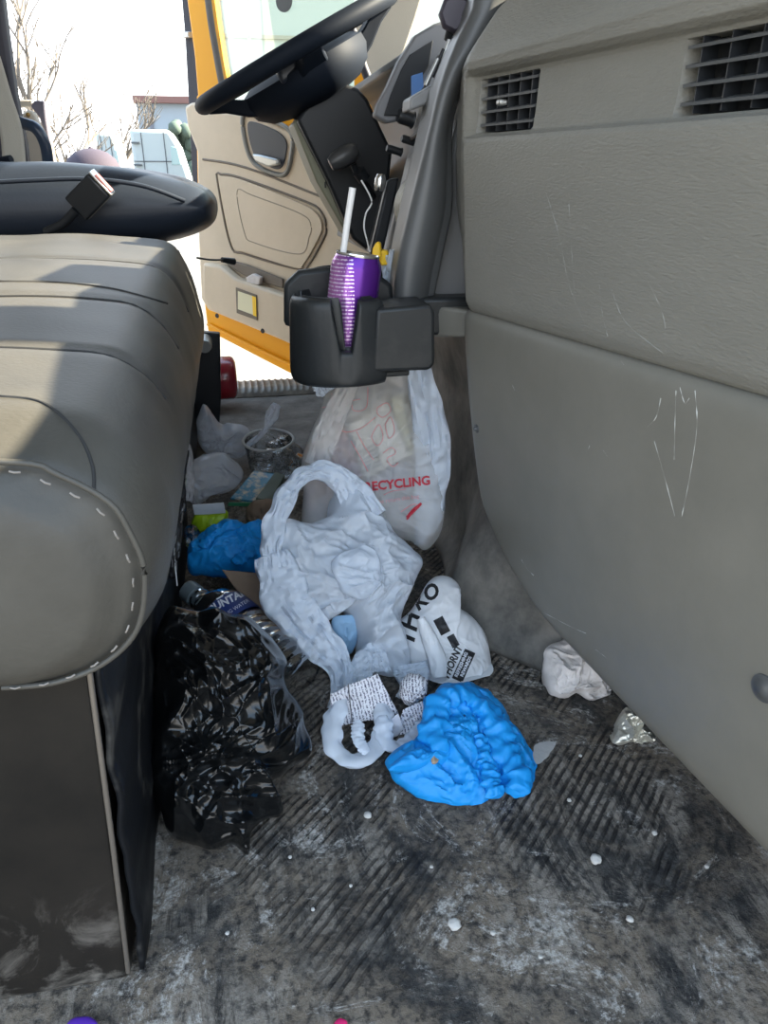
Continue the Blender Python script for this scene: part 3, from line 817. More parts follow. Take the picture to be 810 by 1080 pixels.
# ribbed roller panel
p = onface(428, 208)
def roll(u, v):
    a = -1.2 + 2.4 * u
    y = 1.115 + .075 * v
    r = .035 + .0012 * sin(v * 2 * pi * 6)
    c = V((.285, y, .615))
    return c + V((-cos(a) * r, 0, sin(a) * r * 1.15))
grid('ribbed_roller', roll, 24, 60, pm('roller_grey', (.36, .34, .28), .35), cc, solid=.004)
box('switch_plate', (.252, 1.16, .535), (.008, .10, .075), pm('plate_grey', (.24, .245, .25), .4), cc, bevel=.003, rot=Matrix.Rotation(radians(12), 3, 'Y'))
for yy in (1.13, 1.165): box('slot', (.2465, yy, .545), (.003, .006, .018), DARK, cc, bevel=.001, rot=Matrix.Rotation(radians(12), 3, 'Y'))
yk = mk('brake_valve_knob', *merge([lathe_data([(0, 0), (.006, 0), (.006, .02), (0, .02)], P(407, 268, Y=1.09), (-.6, -.3, .1), 16)]), YELP, cc)
prism('knob_plate', [P(u, v, Y=1.07) for u, v in [(393, 262), (397, 255), (401, 256), (402, 270), (399, 283), (394, 280), (392, 270)]], (.004, .012, 0), YELP, yk, bevel=.002)
prism('knob_block', [P(u, v, Y=1.075) for u, v in [(400, 264), (409, 265), (410, 280), (401, 280)]], (.004, .02, 0), YELP, yk, bevel=.002)
# black holder bar with silver tip
hb = empty('phone_mount_arm', P(405, 230, Y=1.3), 'black upright mounting arm with silver clamp tip beside the console', 'mount')
prism('arm', [P(u, v, Y=1.28) for u, v in [(409, 190), (421, 187), (419, 200), (404, 268), (390, 275), (392, 262)]], (0, .02, 0), DARK, hb, bevel=.004)
lathe('clamp_tip', [(0, -.012), (.007, -.012), (.009, -.006), (.009, .006), (.006, .013), (0, .013)], P(401, 193, Y=1.27), (.1, 0, 1), CHROME, hb, 18)
tube('wire', cr([P(381, 190, Y=1.27), P(392, 212, Y=1.27), P(386, 225, Y=1.27), P(384, 240, Y=1.26), P(388, 257, Y=1.25), P(390, 265, Y=1.2)], 8), .0014, STRAW, hb, 8)
mb = empty('suction_mount', P(480, 15, Y=1.12), 'round dark suction mount head on top of the console', 'mount')
lathe('head', [(0, -.012), (.017, -.012), (.021, -.006), (.021, .006), (.017, .011), (0, .011)], P(480, 15, Y=1.08), (-.15, -1, -.05), pm('mount_plum', (.05, .045, .065), .5), mb, 8)
tube('neck', [P(478, 26, Y=1.09), P(474, 42, Y=1.10)], .008, DARK, mb, 10)

# ---------------------------------------------------------------- steering column and wheel
WC = V((.165, 1.85, .90)); D1 = V((.887, 0, .46)).normalized(); WN = V((-D1.z, 0, D1.x)); YA = V((.10, 1, .118)); YA = (YA - D1 * YA.dot(D1)).normalized(); WN = YA.cross(D1).normalized(); WN = WN if WN.z > 0 else -WN
sc = empty('steering_column', (.28, 1.85, .5), 'faceted black steering column shroud below the wheel', 'steering column')
cpx = [(313, 126), (325, 108), (365, 88), (378, 93), (388, 104), (414, 160), (411, 188), (402, 236), (392, 268), (372, 252), (345, 190)]
prism('shroud', [P(u, v, Y=1.76) for u, v in cpx], (0, .15, 0), DARK, sc, bevel=.008, seg=3)
prism('lit_side', [P(u, v, Y=1.80) for u, v in [(309, 130), (318, 120), (333, 150), (352, 192), (384, 262), (366, 248), (334, 192)]], (0, .14, 0), pm('lit_shroud_olive', (.22, .22, .15), .5), sc, bevel=.004)  # lit flank of the shroud, painted as a separate olive prism
for u, v in ((336, 171), (343, 195)): box('slot', P(u, v, Y=1.796), (.003, .003, .012), DARK, sc, bevel=0)
lv = mk('shift_lever', *tube_data(cr([P(394, 208, Y=1.74), P(386, 195, Y=1.72), P(377, 183, Y=1.7), P(372, 172, Y=1.69)], 6), .007, 12), DARK, sc)
vs, fs = lathe_data([(0, -.035), (.012, -.033), (.018, -.022), (.02, 0), (.018, .02), (.011, .031), (0, .033)], P(363, 165, Y=1.68), P(372, 159, Y=1.68) - P(353, 170, Y=1.68), 20)
mk('knob', vs, fs, pm('lever_knob', (.05, .052, .055), .35), lv)
tube('collar', [P(378, 180, Y=1.685), P(384, 189, Y=1.69)], .014, DARK, lv, 14)
sw = empty('steering_wheel', WC, 'large dark steering wheel seen edge-on, in front of the open door', 'steering wheel')
vs, fs = [], []
for i in range(80):
    t = 2 * pi * i / 80; rad = D1 * cos(t) + YA * sin(t); c = WC + rad * .228
    for k in range(16):
        a = 2 * pi * k / 16; rr = .0165 * (1 + .06 * cos(3 * a)); vs.append(c + rad * cos(a) * rr + WN * sin(a) * rr * 1.1)
for i in range(80):
    for k in range(16):
        fs.append((i * 16 + k, i * 16 + (k + 1) % 16, ((i + 1) % 80) * 16 + (k + 1) % 16, ((i + 1) % 80) * 16 + k))
mk('rim', vs, fs, DARKN, sw)
hub = mk('hub', *lathe_data([(0, -.016), (.13, -.018), (.155, -.03), (.158, -.05), (.145, -.078), (.115, -.098), (.07, -.108), (.04, -.14), (0, -.14)], WC, WN, 32,
     warp=lambda t, h: 1 + .10 * cos(2 * t) + .05 * cos(4 * t)), DARKN, sw)
for t in (radians(-90), radians(90), radians(180), radians(0)):
    rad = D1 * cos(t) + YA * sin(t); tn = WN.cross(rad)
    pts = []
    for r, h, w in ((.225, 0, .020), (.19, -.012, .026), (.15, -.035, .036), (.10, -.055, .045)):
        pts.append((WC + rad * r + WN * h, w))
    v2, f2 = [], []
    for c, w in pts:
        for a, bb in ((-1, -1), (1, -1), (1, 1), (-1, 1)): v2.append(c + tn * w * a + WN * (.009 + w * .5 * (bb < 0)) * bb)
    for i in range(len(pts) - 1):
        for k in range(4): f2.append((i * 4 + k, i * 4 + (k + 1) % 4, (i + 1) * 4 + (k + 1) % 4, (i + 1) * 4 + k))
    f2 += [(0, 1, 2, 3), tuple(len(v2) - 4 + k for k in range(4))]
    mk('spoke', v2, f2, DARKN, sw, bevel=.004)
# raised back cover visible from below
prism('switch_pod', [P(u, v, Y=1.70) for u, v in [(291, 73), (297, 60), (325, 45), (334, 52), (334, 66), (322, 72), (298, 90)]], (0, .05, 0), pm('pod_black', (.03, .036, .05), .3), sw, bevel=.008, seg=3)

# ---------------------------------------------------------------- open driver door
HP = V((.5, 2.5, 0)); DD = V((-.766, .643, 0)); DN = V((-.643, -.766, 0))   # hinge side point, direction outwards, inner normal
def PD(u, v, off=0):
    o = HP + DN * off; D = ray(u, v)
    t = (o - CAMP).dot(DN) / D.dot(DN)
    return CAMP + D * t
dr = empty('truck_door', HP, 'open yellow driver door with beige inner trim, map pocket and chrome handle', 'door')
# yellow shell: lower body and window frame as a ring
shell = [(207, 100), (207, 150), (208, 200), (213, 300), (219, 349), (300, 391), (385, 432), (450, 460), (470, 300), (460, 120), (300, 112)]
prism('outer_shell', [PD(u, v, -.006) for u, v in shell], DN * -.05, YEL, dr, bevel=.006)
tube('lower_flange', cr([PD(219, 342, .004), PD(300, 381, .004), PD(360, 408, .004), PD(440, 440, .004)], 4), .006, YEL, dr, 8)
prism('window_frame', [PD(u, v, 0) for u, v in [(193, -30), (217, -30), (224, 20), (232, 70), (238, 100), (236, 120), (210, 122), (205, 60)]], DN * -.05, YEL, dr, bevel=.006)
prism('front_frame', [PD(u, v, 0) for u, v in [(372, 40), (378, 40), (402, 120), (402, 150), (374, 150)]], DN * -.05, YEL, dr, bevel=.005)
tube('glass_seal', cr([PD(216, -30, .004), PD(222, 20, .004), PD(229, 62, .004), PD(235, 95, .004)], 5), .011, pm('seal_grey', (.13, .12, .11), .7), dr, 10)
prism('window_glass', [PD(u, v, -.02) for u, v in [(218, -30), (232, 62), (240, 130), (395, 150), (375, 40), (372, -30)]], DN * -.004, GLASS, dr, bevel=0)
lathe_p = lathe_data([(0, 0), (.03, 0), (.03, .004), (0, .004)], PD(300, 1, -.014), DN, 24)
mk('glass_sticker', *lathe_p, TRIM, dr)
# dark weatherstrip edge; bright sky in its gap painted as a white block
prism('weatherstrip', [PD(u, v, -.03) for u, v in [(189, -30), (204, -30), (208, 60), (212, 130), (214, 200), (203, 200), (200, 130), (195, 39)]], DN * -.02, RUBBER, dr, bevel=.003)
box('sky_gap', PD(197.5, 37, -.025), (.034, .02, .016), pm('sky_gap_white', (.8, .8, .8), .5), dr, bevel=.002, rot=Matrix.Rotation(radians(-50), 3, 'Z'))
trim_out = [(200, 113), (208, 108), (232, 117), (268, 121), (318, 140), (372, 158), (425, 175), (440, 300), (440, 414), (380, 390), (300, 357), (240, 332), (224, 326), (217, 314), (214, 250), (213, 160), (203, 134)]
tp = prism('inner_trim', [PD(u, v, .004) for u, v in trim_out], DN * .028, BEIGE, dr, bevel=.010, seg=3)
F0 = .034
def ring_on(name, px, w, mat, off=F0, r=.004, parent=None):
    pts = resample(cr([PD(u, v, off) for u, v in px], 6, True), 90); pts.append(pts[0]); pts.append(pts[1])
    return tube(name, pts, r, mat, parent or dr, 8, cap=False)
def closed_cr(px, off, n=6): return cr([PD(u, v, off) for u, v in px], n, True)
# padded insert
ins = [(232, 190), (236, 186), (258, 190), (320, 215), (336, 226), (341, 238), (338, 250), (322, 278), (312, 282), (262, 266), (246, 256)]
prism('padded_insert', closed_cr(ins, F0 - .004, 4), DN * .010, BEIGE, dr, bevel=.006, seg=3)
ring_on('insert_groove', [(u + (-3 if u < 290 else 3), v + (-2 if v < 235 else 2)) for u, v in ins], 1, BEIGE_D, F0 - .001, .004)
ins2 = [(250, 202), (266, 206), (318, 226), (328, 238), (326, 250), (316, 268), (268, 256), (258, 246)]
ring_on('insert_crease', ins2, 1, pm('beige_crease', (.30, .25, .19), .5), F0 + .0055, .002)
tube('belt_crease', cr([PD(214, 168, F0 - .002), PD(260, 177, F0 - .002), PD(345, 210, F0 - .002)], 6), .004, BEIGE_D, dr, 8)
# handle cup
cup = [(256, 124), (268, 121), (296, 131), (308, 142), (308, 160), (303, 181), (292, 184), (270, 174), (260, 155)]
ring_on('handle_bezel', cup, 1, pm('bezel_grey', (.2, .195, .18), .35, metal=.3), F0, .008)
hc = prism('handle_cup', closed_cr([(262, 131), (270, 129), (294, 139), (303, 150), (302, 165), (298, 176), (290, 178), (272, 168), (265, 152)], F0 - .002, 4), DN * .006, pm('cup_dark', (.05, .052, .06), .4), dr, bevel=.002)
prism('door_handle', [PD(u, v, F0 + .008) for u, v in [(269, 162), (277, 163), (296, 168), (297, 174), (286, 176), (272, 170)]], DN * .02, SILV, dr, bevel=.006, seg=3)
# map pocket with things in it
pk = [(222, 276), (240, 279), (256, 292), (302, 308), (440, 350), (440, 410), (380, 390), (298, 354), (232, 327), (222, 314)]
prism('map_pocket', [PD(u, v, F0 - .004) for u, v in pk], DN * .045, BEIGE, dr, bevel=.010, seg=3)
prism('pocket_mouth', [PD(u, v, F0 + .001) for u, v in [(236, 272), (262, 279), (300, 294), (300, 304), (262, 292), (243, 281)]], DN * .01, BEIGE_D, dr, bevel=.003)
prism('paper_bundle', [PD(u, v, F0 + .012) for u, v in [(263, 292), (270, 288), (278, 292), (277, 300), (264, 298)]], DN * .02, NAPKIN, dr, bevel=.003)
lb = prism('warning_label', [PD(u, v, F0 + .0415) for u, v in [(249, 303), (271, 311), (272, 338), (250, 330)]], DN * .003, BEIGE_D, dr, bevel=.001)
prism('label_face', [PD(u, v, F0 + .045) for u, v in [(251, 307), (266, 312), (267, 332), (251, 326)]], DN * .001, pm('cream_label', (.7, .66, .45), .5), lb, bevel=0)
prism('label_stripe', [PD(u, v, F0 + .045) for u, v in [(266, 312), (270, 313.5), (270.5, 334), (267, 332.5)]], DN * .001, YELP, lb, bevel=0)
for u, v in ((229, 333), (277, 349)): lathe('screw_hole', [(0, .002), (.008, .002), (.009, 0), (0, 0)], PD(u, v, F0 + .041), DN, DARK, dr, 14)
# cable crossing from the seat to the door
cb = empty('charging_cable', P(228, 275, Y=1.9), 'black cable end sticking out past the driver seat', 'cable')
tube('cord', cr([P(208, 272, Y=1.75), P(222, 274, Y=1.8), P(236, 274, Y=1.85)], 5), .0022, DARK, cb, 8)
tube('plug', [P(234, 274, Y=1.85), P(247, 276, Y=1.87)], [.006, .008], DARK, cb, 12)

# ---------------------------------------------------------------- A pillar and B pillar side
apx = [(368, 30), (376, 22), (415, -30), (455, -30), (440, 20), (428, 55), (418, 80), (404, 112), (398, 108), (388, 80)]
tag(prism('trim_2', [P(u, v, Y=2.36) for u, v in apx], (0, .08, 0), pm('a_pillar_cloth', (.42, .39, .33), .8, bump=.2, bscale=300), bevel=.014, seg=3), 'pale front pillar trim', kind='structure')
tag(tube('trim_3', [P(371, 30, Y=2.34), P(384, 72, Y=2.34), P(402, 118, Y=2.34)], .012, RUBBER, n=10), 'dark pillar weatherstrip', kind='structure')
tag(prism('trim_4', [P(u, v, Y=2.30) for u, v in [(-60, -40), (-2, -40), (6, 30), (16, 100), (26, 150), (30, 182), (-60, 200)]], (0, .05, 0), RUBBER, bevel=.01), 'dark rear door pillar', kind='structure')
pt = empty('pillar_trim_panel', P(45, 190, Y=2.42), 'beige rear pillar panel with two screws behind the grab handle', 'pillar trim')
prism('panel', [P(u, v, Y=2.42) for u, v in [(22, 120), (30, 115), (36, 118), (46, 140), (52, 200), (24, 200), (20, 150)]], (0, .03, 0), BEIGE_L, pt, bevel=.008)
prism('edge_cover', [P(u, v, Y=2.45) for u, v in [(32, 112), (36, 106), (46, 106), (49, 128), (58, 176), (58, 200), (52, 200), (48, 160), (42, 125)]], (0, .03, 0), pm('lavender_grey_edge', (.14, .13, .17), .5), pt, bevel=.004)
prism('top_cap', [P(u, v, Y=2.46) for u, v in [(16, 106), (34, 105), (34, 112), (18, 113)]], (0, .03, 0), BEIGE_L, pt, bevel=.003)
tube('outer_channel', [P(49, 128, Y=2.46), P(54, 155, Y=2.46), P(61, 195, Y=2.46)], .007, BEIGE_L, pt, 8)
for u, v in ((29.5, 121), (30.5, 127)): lathe('screw', [(0, .004), (.005, .003), (.006, 0), (0, 0)], P(u, v, Y=2.415), (0, -1, 0), pm('brass_screw', (.3, .18, .05), .4, metal=.6), pt, 12)
gh = empty('grab_handle', P(40, 150, Y=2.3), 'curved navy grab handle on the rear pillar', 'handle')
tube('grip', cr([P(12, 124, Y=2.33), P(24, 130, Y=2.27), P(36, 134, Y=2.25), P(45, 146, Y=2.25), P(50, 165, Y=2.26), P(52, 200, Y=2.28)], 6), .014, pm('navy_grip', (.015, .03, .06), .35), gh, 14)
box('foot', P(18, 130, Y=2.33), (.03, .03, .05), DARKN, gh, bevel=.006)
sb = empty('seat_belt', P(10, 150, Y=2.2), 'pale seat belt webbing running down beside the rear pillar', 'seat belt')
ribbon('webbing', [P(-12, 60, Y=2.2), P(0, 100, Y=2.2), P(12, 140, Y=2.18), P(16, 190, Y=2.15)], .052, BELT, sb, arch=.001, amp=.0008, f=10, n=40, m=6, solid=.0015)
tube('belt_guide', [P(-10, 172, Y=2.16), P(12, 168, Y=2.14)], .01, DARKN, sb, 10)

# ---------------------------------------------------------------- footwell moulding beside the bags
fw = empty('footwell_moulding', (.42, 1.1, 0), 'sooty rounded footwell moulding behind the bags under the dash', 'moulding')
def well(u, v):
    y = 1.75 - .98 * u; z = .56 * v
    x = .375 + .05 * z
    d = max(0, (.93 - y)); x += 2.6 * d * d + .25 * d
    x -= .075 * math.exp(-((y - 1.00) / .10) ** 2) * math.exp(-(z / .17) ** 3)
    x -= .03 * math.exp(-(z / .035) ** 2)
    x -= .06 * max(0, min(1, (z - .3) / .2)) * (1 if y > .93 else max(0, 1 - d * 12))
    x += .003 * noise.noise(V((y * 8, z * 8, 2)))
    return V((x, y, z))
grid('moulding', well, 100, 80, WELL, fw, solid=.004, soff=-1)

# ---------------------------------------------------------------- cup holder and can
ch = empty('cup_holder', P(375, 392, Y=.93), 'charcoal plastic double cup holder hung off the dash holding a can', 'cup holder')
C1 = P(352, 330, Y=.97); C1.z = .42
def cup_wall(cx, cyy, r0, r1, z0, z1, gaps, name, lip=.004, n=96):
    """open cup: outer wall, rim, inner wall and floor in one lathe, with notches cut in the rim"""
    vs, fs = [], []
    rows = []
    def rim(a):
        z = z1
        for ga, gw, gd in gaps:
            d = abs((a - ga + pi) % (2 * pi) - pi)
            if d < gw: z = z1 - gd
            elif d < gw * 1.25: z = z1 - gd * (1 - (d - gw) / (gw * .25))
        return z
    K = 14
    prof = []
    for k in range(K + 1):
        t = k / K; prof.append((r0 + (r1 - r0) * t + (0.004 * sin(pi * t)), t, 0))
    for k in range(K + 1):
        t = 1 - k / K; prof.append((r0 + (r1 - r0) * t - lip, t, 1))
    for k, (r, t, s) in enumerate(prof):
        for j in range(n):
            a = 2 * pi * j / n; zr = rim(a)
            zt = z0 + (zr - z0) * t
            if s and t == 0: zt = z0 + .006
            rr = r
            if t == 1: rr = r - (.001 if s == 0 else -.001)
            vs.append(V((cx + rr * cos(a), cyy + rr * sin(a), zt)))
    m = len(prof)
    for k in range(m - 1):
        for j in range(n): fs.append((k * n + j, k * n + (j + 1) % n, (k + 1) * n + (j + 1) % n, (k + 1) * n + j))
    fs.append(tuple(range(n))); fs.append(tuple((m - 1) * n + j for j in range(n)))
    return vs, fs
vx = (C1.x, C1.y)
body_v, body_f = cup_wall(C1.x + .006, C1.y - .005, .046, .0515, .428, .525, [(radians(-80), .20, .060), (radians(95), .30, .035), (radians(178), .25, .02)], 'cup')
mk('cup', body_v, body_f, CUPH, ch)
b2v, b2f = cup_wall(C1.x + .030, C1.y + .075, .042, .047, .445, .545, [(radians(-60), .5, .03)], 'cup')
mk('cup', b2v, b2f, CUPH, ch)
# front apron: broad outer skin around the near cup, slightly wider at its foot
ap = []
AP = [(-.058, .02), (-.060, -.02), (-.045, -.052), (-.018, -.066), (.012, -.068), (.040, -.060), (.052, -.052)]
def apron(u, v):
    pts = APR; i = min(len(pts) - 1, int(round(u * (len(pts) - 1)))); q = pts[i]
    z0 = .418; zt = .522 + .003 * sin(u * pi)
    # centre notch following the can
    xx = q.x
    d = abs(xx - .002)
    if d < .018 and q.y < -.03:
        zt -= .062 * (1 - max(0, (d - .007)) / .011) if d > .007 else .062
    z = z0 + (zt - z0) * v
    k = 1 + .07 * (1 - v) - .10 * math.exp(-(1 - v) * 26) * 1 - .06 * math.exp(-v * 22)
    return V((C1.x + .004 + q.x * k, C1.y + q.y * k, z))
APR = resample(cr([V((a, b3, 0)) for a, b3 in AP], 12), 140, False)
grid('apron', apron, 139, 26, CUPH, ch, solid=.004, soff=-1)
# square side bay at the right
bx = [P(u, v, Y=.905) for u, v in [(397, 326), (455, 321), (459, 330), (459, 385), (453, 391), (392, 393)]]
prism('side_bay', bx, (0, .075, 0), CUPH, ch, bevel=.005, seg=3)
prism('rear_bridge', [P(u, v, Y=1.0) for u, v in [(300, 300), (315, 286), (345, 282), (400, 290), (414, 300), (418, 345), (300, 345)]], (0, .02, 0), CUPH, ch, bevel=.006)
prism('base_plate', [V((C1.x - .05, C1.y - .03, .424)), V((C1.x - .03, C1.y - .055, .424)), V((C1.x + .03, C1.y - .055, .424)), V((C1.x + .09, C1.y - .05, .424)), V((C1.x + .09, C1.y + .08, .424)), V((C1.x - .02, C1.y + .10, .424))], (0, 0, .008), CUPH, ch, bevel=.002)
prism('hook_tab', [P(u, v, Y=.92) for u, v in [(352, 389), (358, 389), (359, 396), (351, 396)]], (0, .012, 0), YELP, ch, bevel=.001)
prism('mount_bracket', [V((.235, .99, .46)), V((.34, .99, .46)), V((.34, .99, .51)), V((.235, .99, .51))], (0, .04, 0), CUPH, ch, bevel=.005)

CB = V((.1345, .955, .448)); CAX = V((.018, .0, .122)).normalized()
cn = empty('drink_can', CB, 'purple drink can with white print, standing in the cup holder', 'can')
lathe('can_body', [(0, 0.003), (.022, .003), (.0245, 0), (.0295, .007), (.0315, .012), (.0318, .05), (.0318, .108), (.031, .113), (.0275, .121), (.0268, .1225)], CB, CAX, CANM, cn, 48, cap=False)
ld = lathe('lid', [(.0268, .122), (.0275, .1245), (.0272, .1255), (.026, .1245), (.0245, .1215), (.0, .1215)], CB, CAX, CHROME, cn, 48, cap=False)
lathe('pull_tab', [(.0, .0012), (.007, .0012), (.008, .0006), (.007, 0), (0, 0)], CB + CAX * .1225 + V((-.006, .004, 0)), CAX, CHROME, ld, 16)
st = tube('drinking_straw', [P(362, 266, Y=.965), P(366, 236, Y=.965), P(372, 198, Y=.965)], .0042, STRAW, None, 16)
tag(st, 'white drinking straw poking out of the purple can', 'straw')

# ---------------------------------------------------------------- fire extinguisher
fe = empty('fire_extinguisher', P(238, 420, Y=2.3), 'red cylinder lying behind the driver seat bracket by the far sill', 'fire extinguisher')
rc = P(249, 398, Y=2.33)
lathe('cylinder', [(0, 0), (.05, 0), (.062, -.006), (.066, -.014), (.066, -.03), (.0665, -.035), (.066, -.04), (.066, -.30), (.04, -.36), (0, -.37)], rc, (1, .05, 0), RED, fe, 40)

# ---------------------------------------------------------------- hanging bag
hg = empty('hanging_grocery_bag', P(400, 575, Y=1.12), 'see-through grey grocery bag with red print, hanging below the cup holder', 'bag')
YB = lambda u, v: 1.10 - (v - 400) * .0003
hb_px = [(350, 388), (370, 380), (400, 372), (432, 372), (452, 392), (463, 430), (470, 470), (466, 520), (462, 562), (448, 582), (430, 572), (405, 572), (380, 590), (345, 585), (322, 560), (318, 520), (320, 485), (330, 450), (342, 415)]
hbody = pillow('bag_body', hb_px, YB, .045, .05, HBAG, hg, amp=.010, f=11, seed=4, rings=50, M=200, pw=3, q=.6, edge=.5)
ribbon('handle', [P(372, 392, Y=1.07), P(392, 350, Y=1.08), P(405, 300, Y=1.085), P(409, 268, Y=1.08)], [.05, .02, .024, .012], WBAG, hg, arch=.004, amp=.003, f=80, seed=5)
ribbon('handle', [P(414, 263, Y=1.075), P(415, 285, Y=1.075), P(420, 305, Y=1.075), P(430, 350, Y=1.09), P(436, 385, Y=1.09)], [.010, .026, .03, .02, .03], WBAG, hg, arch=.004, amp=.003, f=80, seed=6)
ribbon('corner_knot', [P(335, 410, Y=1.06), P(345, 403, Y=1.05), P(358, 395, Y=1.05), P(370, 390, Y=1.06)], [.022, .03, .02, .012], WBAG, hg, arch=.005, amp=.006, f=90, seed=8)
ribbon('pleat', [P(442, 384, Y=1.045), P(450, 430, Y=1.04), P(456, 480, Y=1.045), P(452, 540, Y=1.05), P(444, 572, Y=1.06)], [.03, .05, .06, .05, .02], WBAG, hg, arch=.006, amp=.007, f=22, seed=7, n=90)
ribbon('pleat', [P(378, 384, Y=1.05), P(362, 420, Y=1.045), P(346, 455, Y=1.045), P(334, 490, Y=1.05)], [.012, .03, .04, .04], HBAG, hg, arch=.005, amp=.005, f=26, seed=9, n=70)
# red outline print on the bag
def outline_print(strokes, target, mat, parent, r=.0006, name='print'):
    bv = world_bvh(target); parts = []
    for sx_ in strokes:
        pts = []
        for q in cr([V((a, b3, 0)) for a, b3 in sx_], 6):
            D = ray(q.x, q.y).normalized(); h = bv.ray_cast(CAMP, D)
            if h[0]: pts.append(h[0] - D * .0006)
        if len(pts) > 2: parts.append(tube_data(pts, r, 5))
    if parts: mk(name, *merge(parts), mat, parent)
outline_print([[(398, 430), (408, 425), (412, 433), (404, 440), (398, 436), (398, 430)], [(394, 455), (400, 448), (404, 462), (398, 470), (392, 462), (394, 455)],
   [(406, 448), (412, 440), (416, 455), (410, 462), (406, 448)], [(404, 478), (413, 472), (417, 478), (408, 484), (414, 492), (420, 488)],
   [(340, 430), (360, 425), (380, 421)], [(345, 440), (362, 455), (380, 452), (396, 440)], [(350, 415), (352, 440), (362, 436), (364, 415)], [(372, 410), (372, 432), (386, 430), (388, 408)],
   [(330, 470), (340, 452), (352, 446)], [(376, 455), (384, 470), (394, 485)], [(370, 465), (380, 482), (388, 497)], [(423, 540), (430, 535), (436, 532), (444, 533)], [(405, 522), (414, 518), (428, 516)]], hbody, PINKP, hg, .0007)
outline_print([[(429, 545), (436, 537), (444, 531), (441, 535), (433, 543), (429, 548)]], hbody, REDP, hg, .0016)
printed('FOR RECYCLING', hbody, 405, 512, 13, 6, REDP, hg, name='print')
printed('please return this bag', hbody, 416, 527, 6, 8, PINKP, hg, bold=False)
# things carried in that bag
def tilted_box(name, pts, off, mat, parent=None, bevel=.002): return prism(name, pts, off, mat, parent, bevel)
cx_ = empty('food_carton', P(400, 500, Y=1.13), 'pale printed carton standing inside the hanging grocery bag', 'box')
ct = tilted_box('carton', [P(u, v, Y=1.10) for u, v in [(368, 448), (408, 425), (432, 480), (386, 505)]], (.01, .05, -.0), CARTON, cx_)
for i in range(6):
    a0, a1 = P(379 + i * 1.2, 477 + i * 4.2, Y=1.096), P(398 + i * 1.0, 468 + i * 4.2, Y=1.096)
    tube('text_line', [a0, a1], .0011, BLACKP, ct, 5)
tag(tilted_box('snack_packet', [P(u, v, Y=1.11) for u, v in [(322, 480), (362, 445), (382, 500), (384, 530), (340, 560), (322, 540)]], (.0, .03, 0), MAROON, None, .004), 'maroon and orange snack packet inside the hanging bag', 'packet')
tag(tilted_box('folded_carton', [P(u, v, Y=1.12) for u, v in [(412, 420), (424, 418), (436, 480), (426, 484)]], (.02, .03, 0), pm('cream_card', (.75, .7, .45), .6), None, .002), 'cream folded carton edge inside the hanging bag', 'box')
tag(tilted_box('paper_carton', [P(u, v, Y=1.12) for u, v in [(386, 508), (430, 486), (446, 552), (424, 568), (392, 560)]], (.0, .03, 0), pm('grey_card', (.45, .45, .5), .6), None, .002), 'grey white carton low inside the hanging bag', 'box')

# ---------------------------------------------------------------- big white bag
YW = lambda u, v: .87 + (700 - v) * .00085 + (u - 370) * .0002
wb = empty('white_plastic_bag', P(375, 690, Z=0), 'crumpled translucent white carrier bag with its handles spread, middle of the pile', 'bag')
wpx = [(279, 590), (284, 562), (300, 552), (325, 552), (344, 546), (353, 520), (362, 507), (378, 515), (395, 537), (418, 568), (440, 592), (432, 615), (420, 650), (424, 690), (428, 712), (405, 712), (384, 704), (377, 668), (362, 645), (338, 660), (318, 655), (292, 630)]
wbody = pillow('bag_body', wpx, YW, .055, .04, WBAG, wb, amp=.011, f=19, seed=11, rings=70, M=230, centre=(385, 620), edge=.5, pw=3, q=.5, big=.01)
def px3(l, Yf, dz=0): return [P(u, v, Y=(Yf(u, v) if callable(Yf) else Yf) + dz) for u, v in l]
ribbon('handle', px3([(289, 600), (288, 565), (298, 530), (313, 506), (335, 497), (355, 503), (374, 522), (392, 548)], YW, -.03), [.036, .030, .028, .026, .028, .045, .055], WBAG, wb, arch=.004, amp=.007, f=40, seed=13, n=120)
ribbon('side_fold', px3([(287, 585), (300, 625), (325, 662), (350, 690), (362, 722), (358, 750)], lambda u, v: YW(u, v) - .03), [.05, .065, .06, .05, .034, .032], WBAG, wb, arch=.004, amp=.008, f=36, seed=15, n=150)
ribbon('handle', px3([(404, 690), (384, 700), (376, 725), (378, 750)], lambda u, v: YW(u, v) - .035), [.05, .035, .026, .024], WBAG, wb, arch=.007, amp=.005, f=50, seed=17, n=130)
ribbon('handle', px3([(432, 700), (436, 725), (426, 748)], lambda u, v: YW(u, v) - .035), [.05, .04, .026], WBAG, wb, arch=.007, amp=.005, f=50, seed=19, n=110)
pillow('inner_flap', [(350, 596), (356, 584), (372, 578), (386, 574), (397, 584), (401, 604), (394, 622), (380, 632), (364, 628), (356, 612)], lambda u, v: YW(u, v) - .058, .008, .012, WBAG, wb, amp=.006, f=30, seed=23, rings=30, M=90, edge=.8, pw=4)
def ruffle(name, path, r, mat, parent, amp=.35, freq=300, n=150, flat=.7):
    pts = resample(cr(path, 10), n, False); vs, fs = [], []; m = 20
    for i, p in enumerate(pts):
        d = pts[min(i + 1, n - 1)] - pts[max(i - 1, 0)]; a, b3 = frame_dir(d)
        for k in range(m):
            t = 2 * pi * k / m; s = i / n
            rr = r * (1 + amp * .6 * sin(s * freq * .33 + 1.5 * sin(t * 2)) * .5 + amp * 1.6 * noise.noise(V((cos(t) * 1.2, sin(t) * 1.2, s * 16)))) * (.55 + .45 * min(1, min(i, n - 1 - i) / 8))
            vs.append(p + a * cos(t) * rr + b3 * sin(t) * rr * flat)
    for i in range(n - 1):
        for k in range(m): fs.append((i * m + k, i * m + (k + 1) % m, (i + 1) * m + (k + 1) % m, (i + 1) * m + k))
    fs += [tuple(range(m)), tuple((n - 1) * m + k for k in range(m))]
    return mk(name, vs, fs, mat, parent)
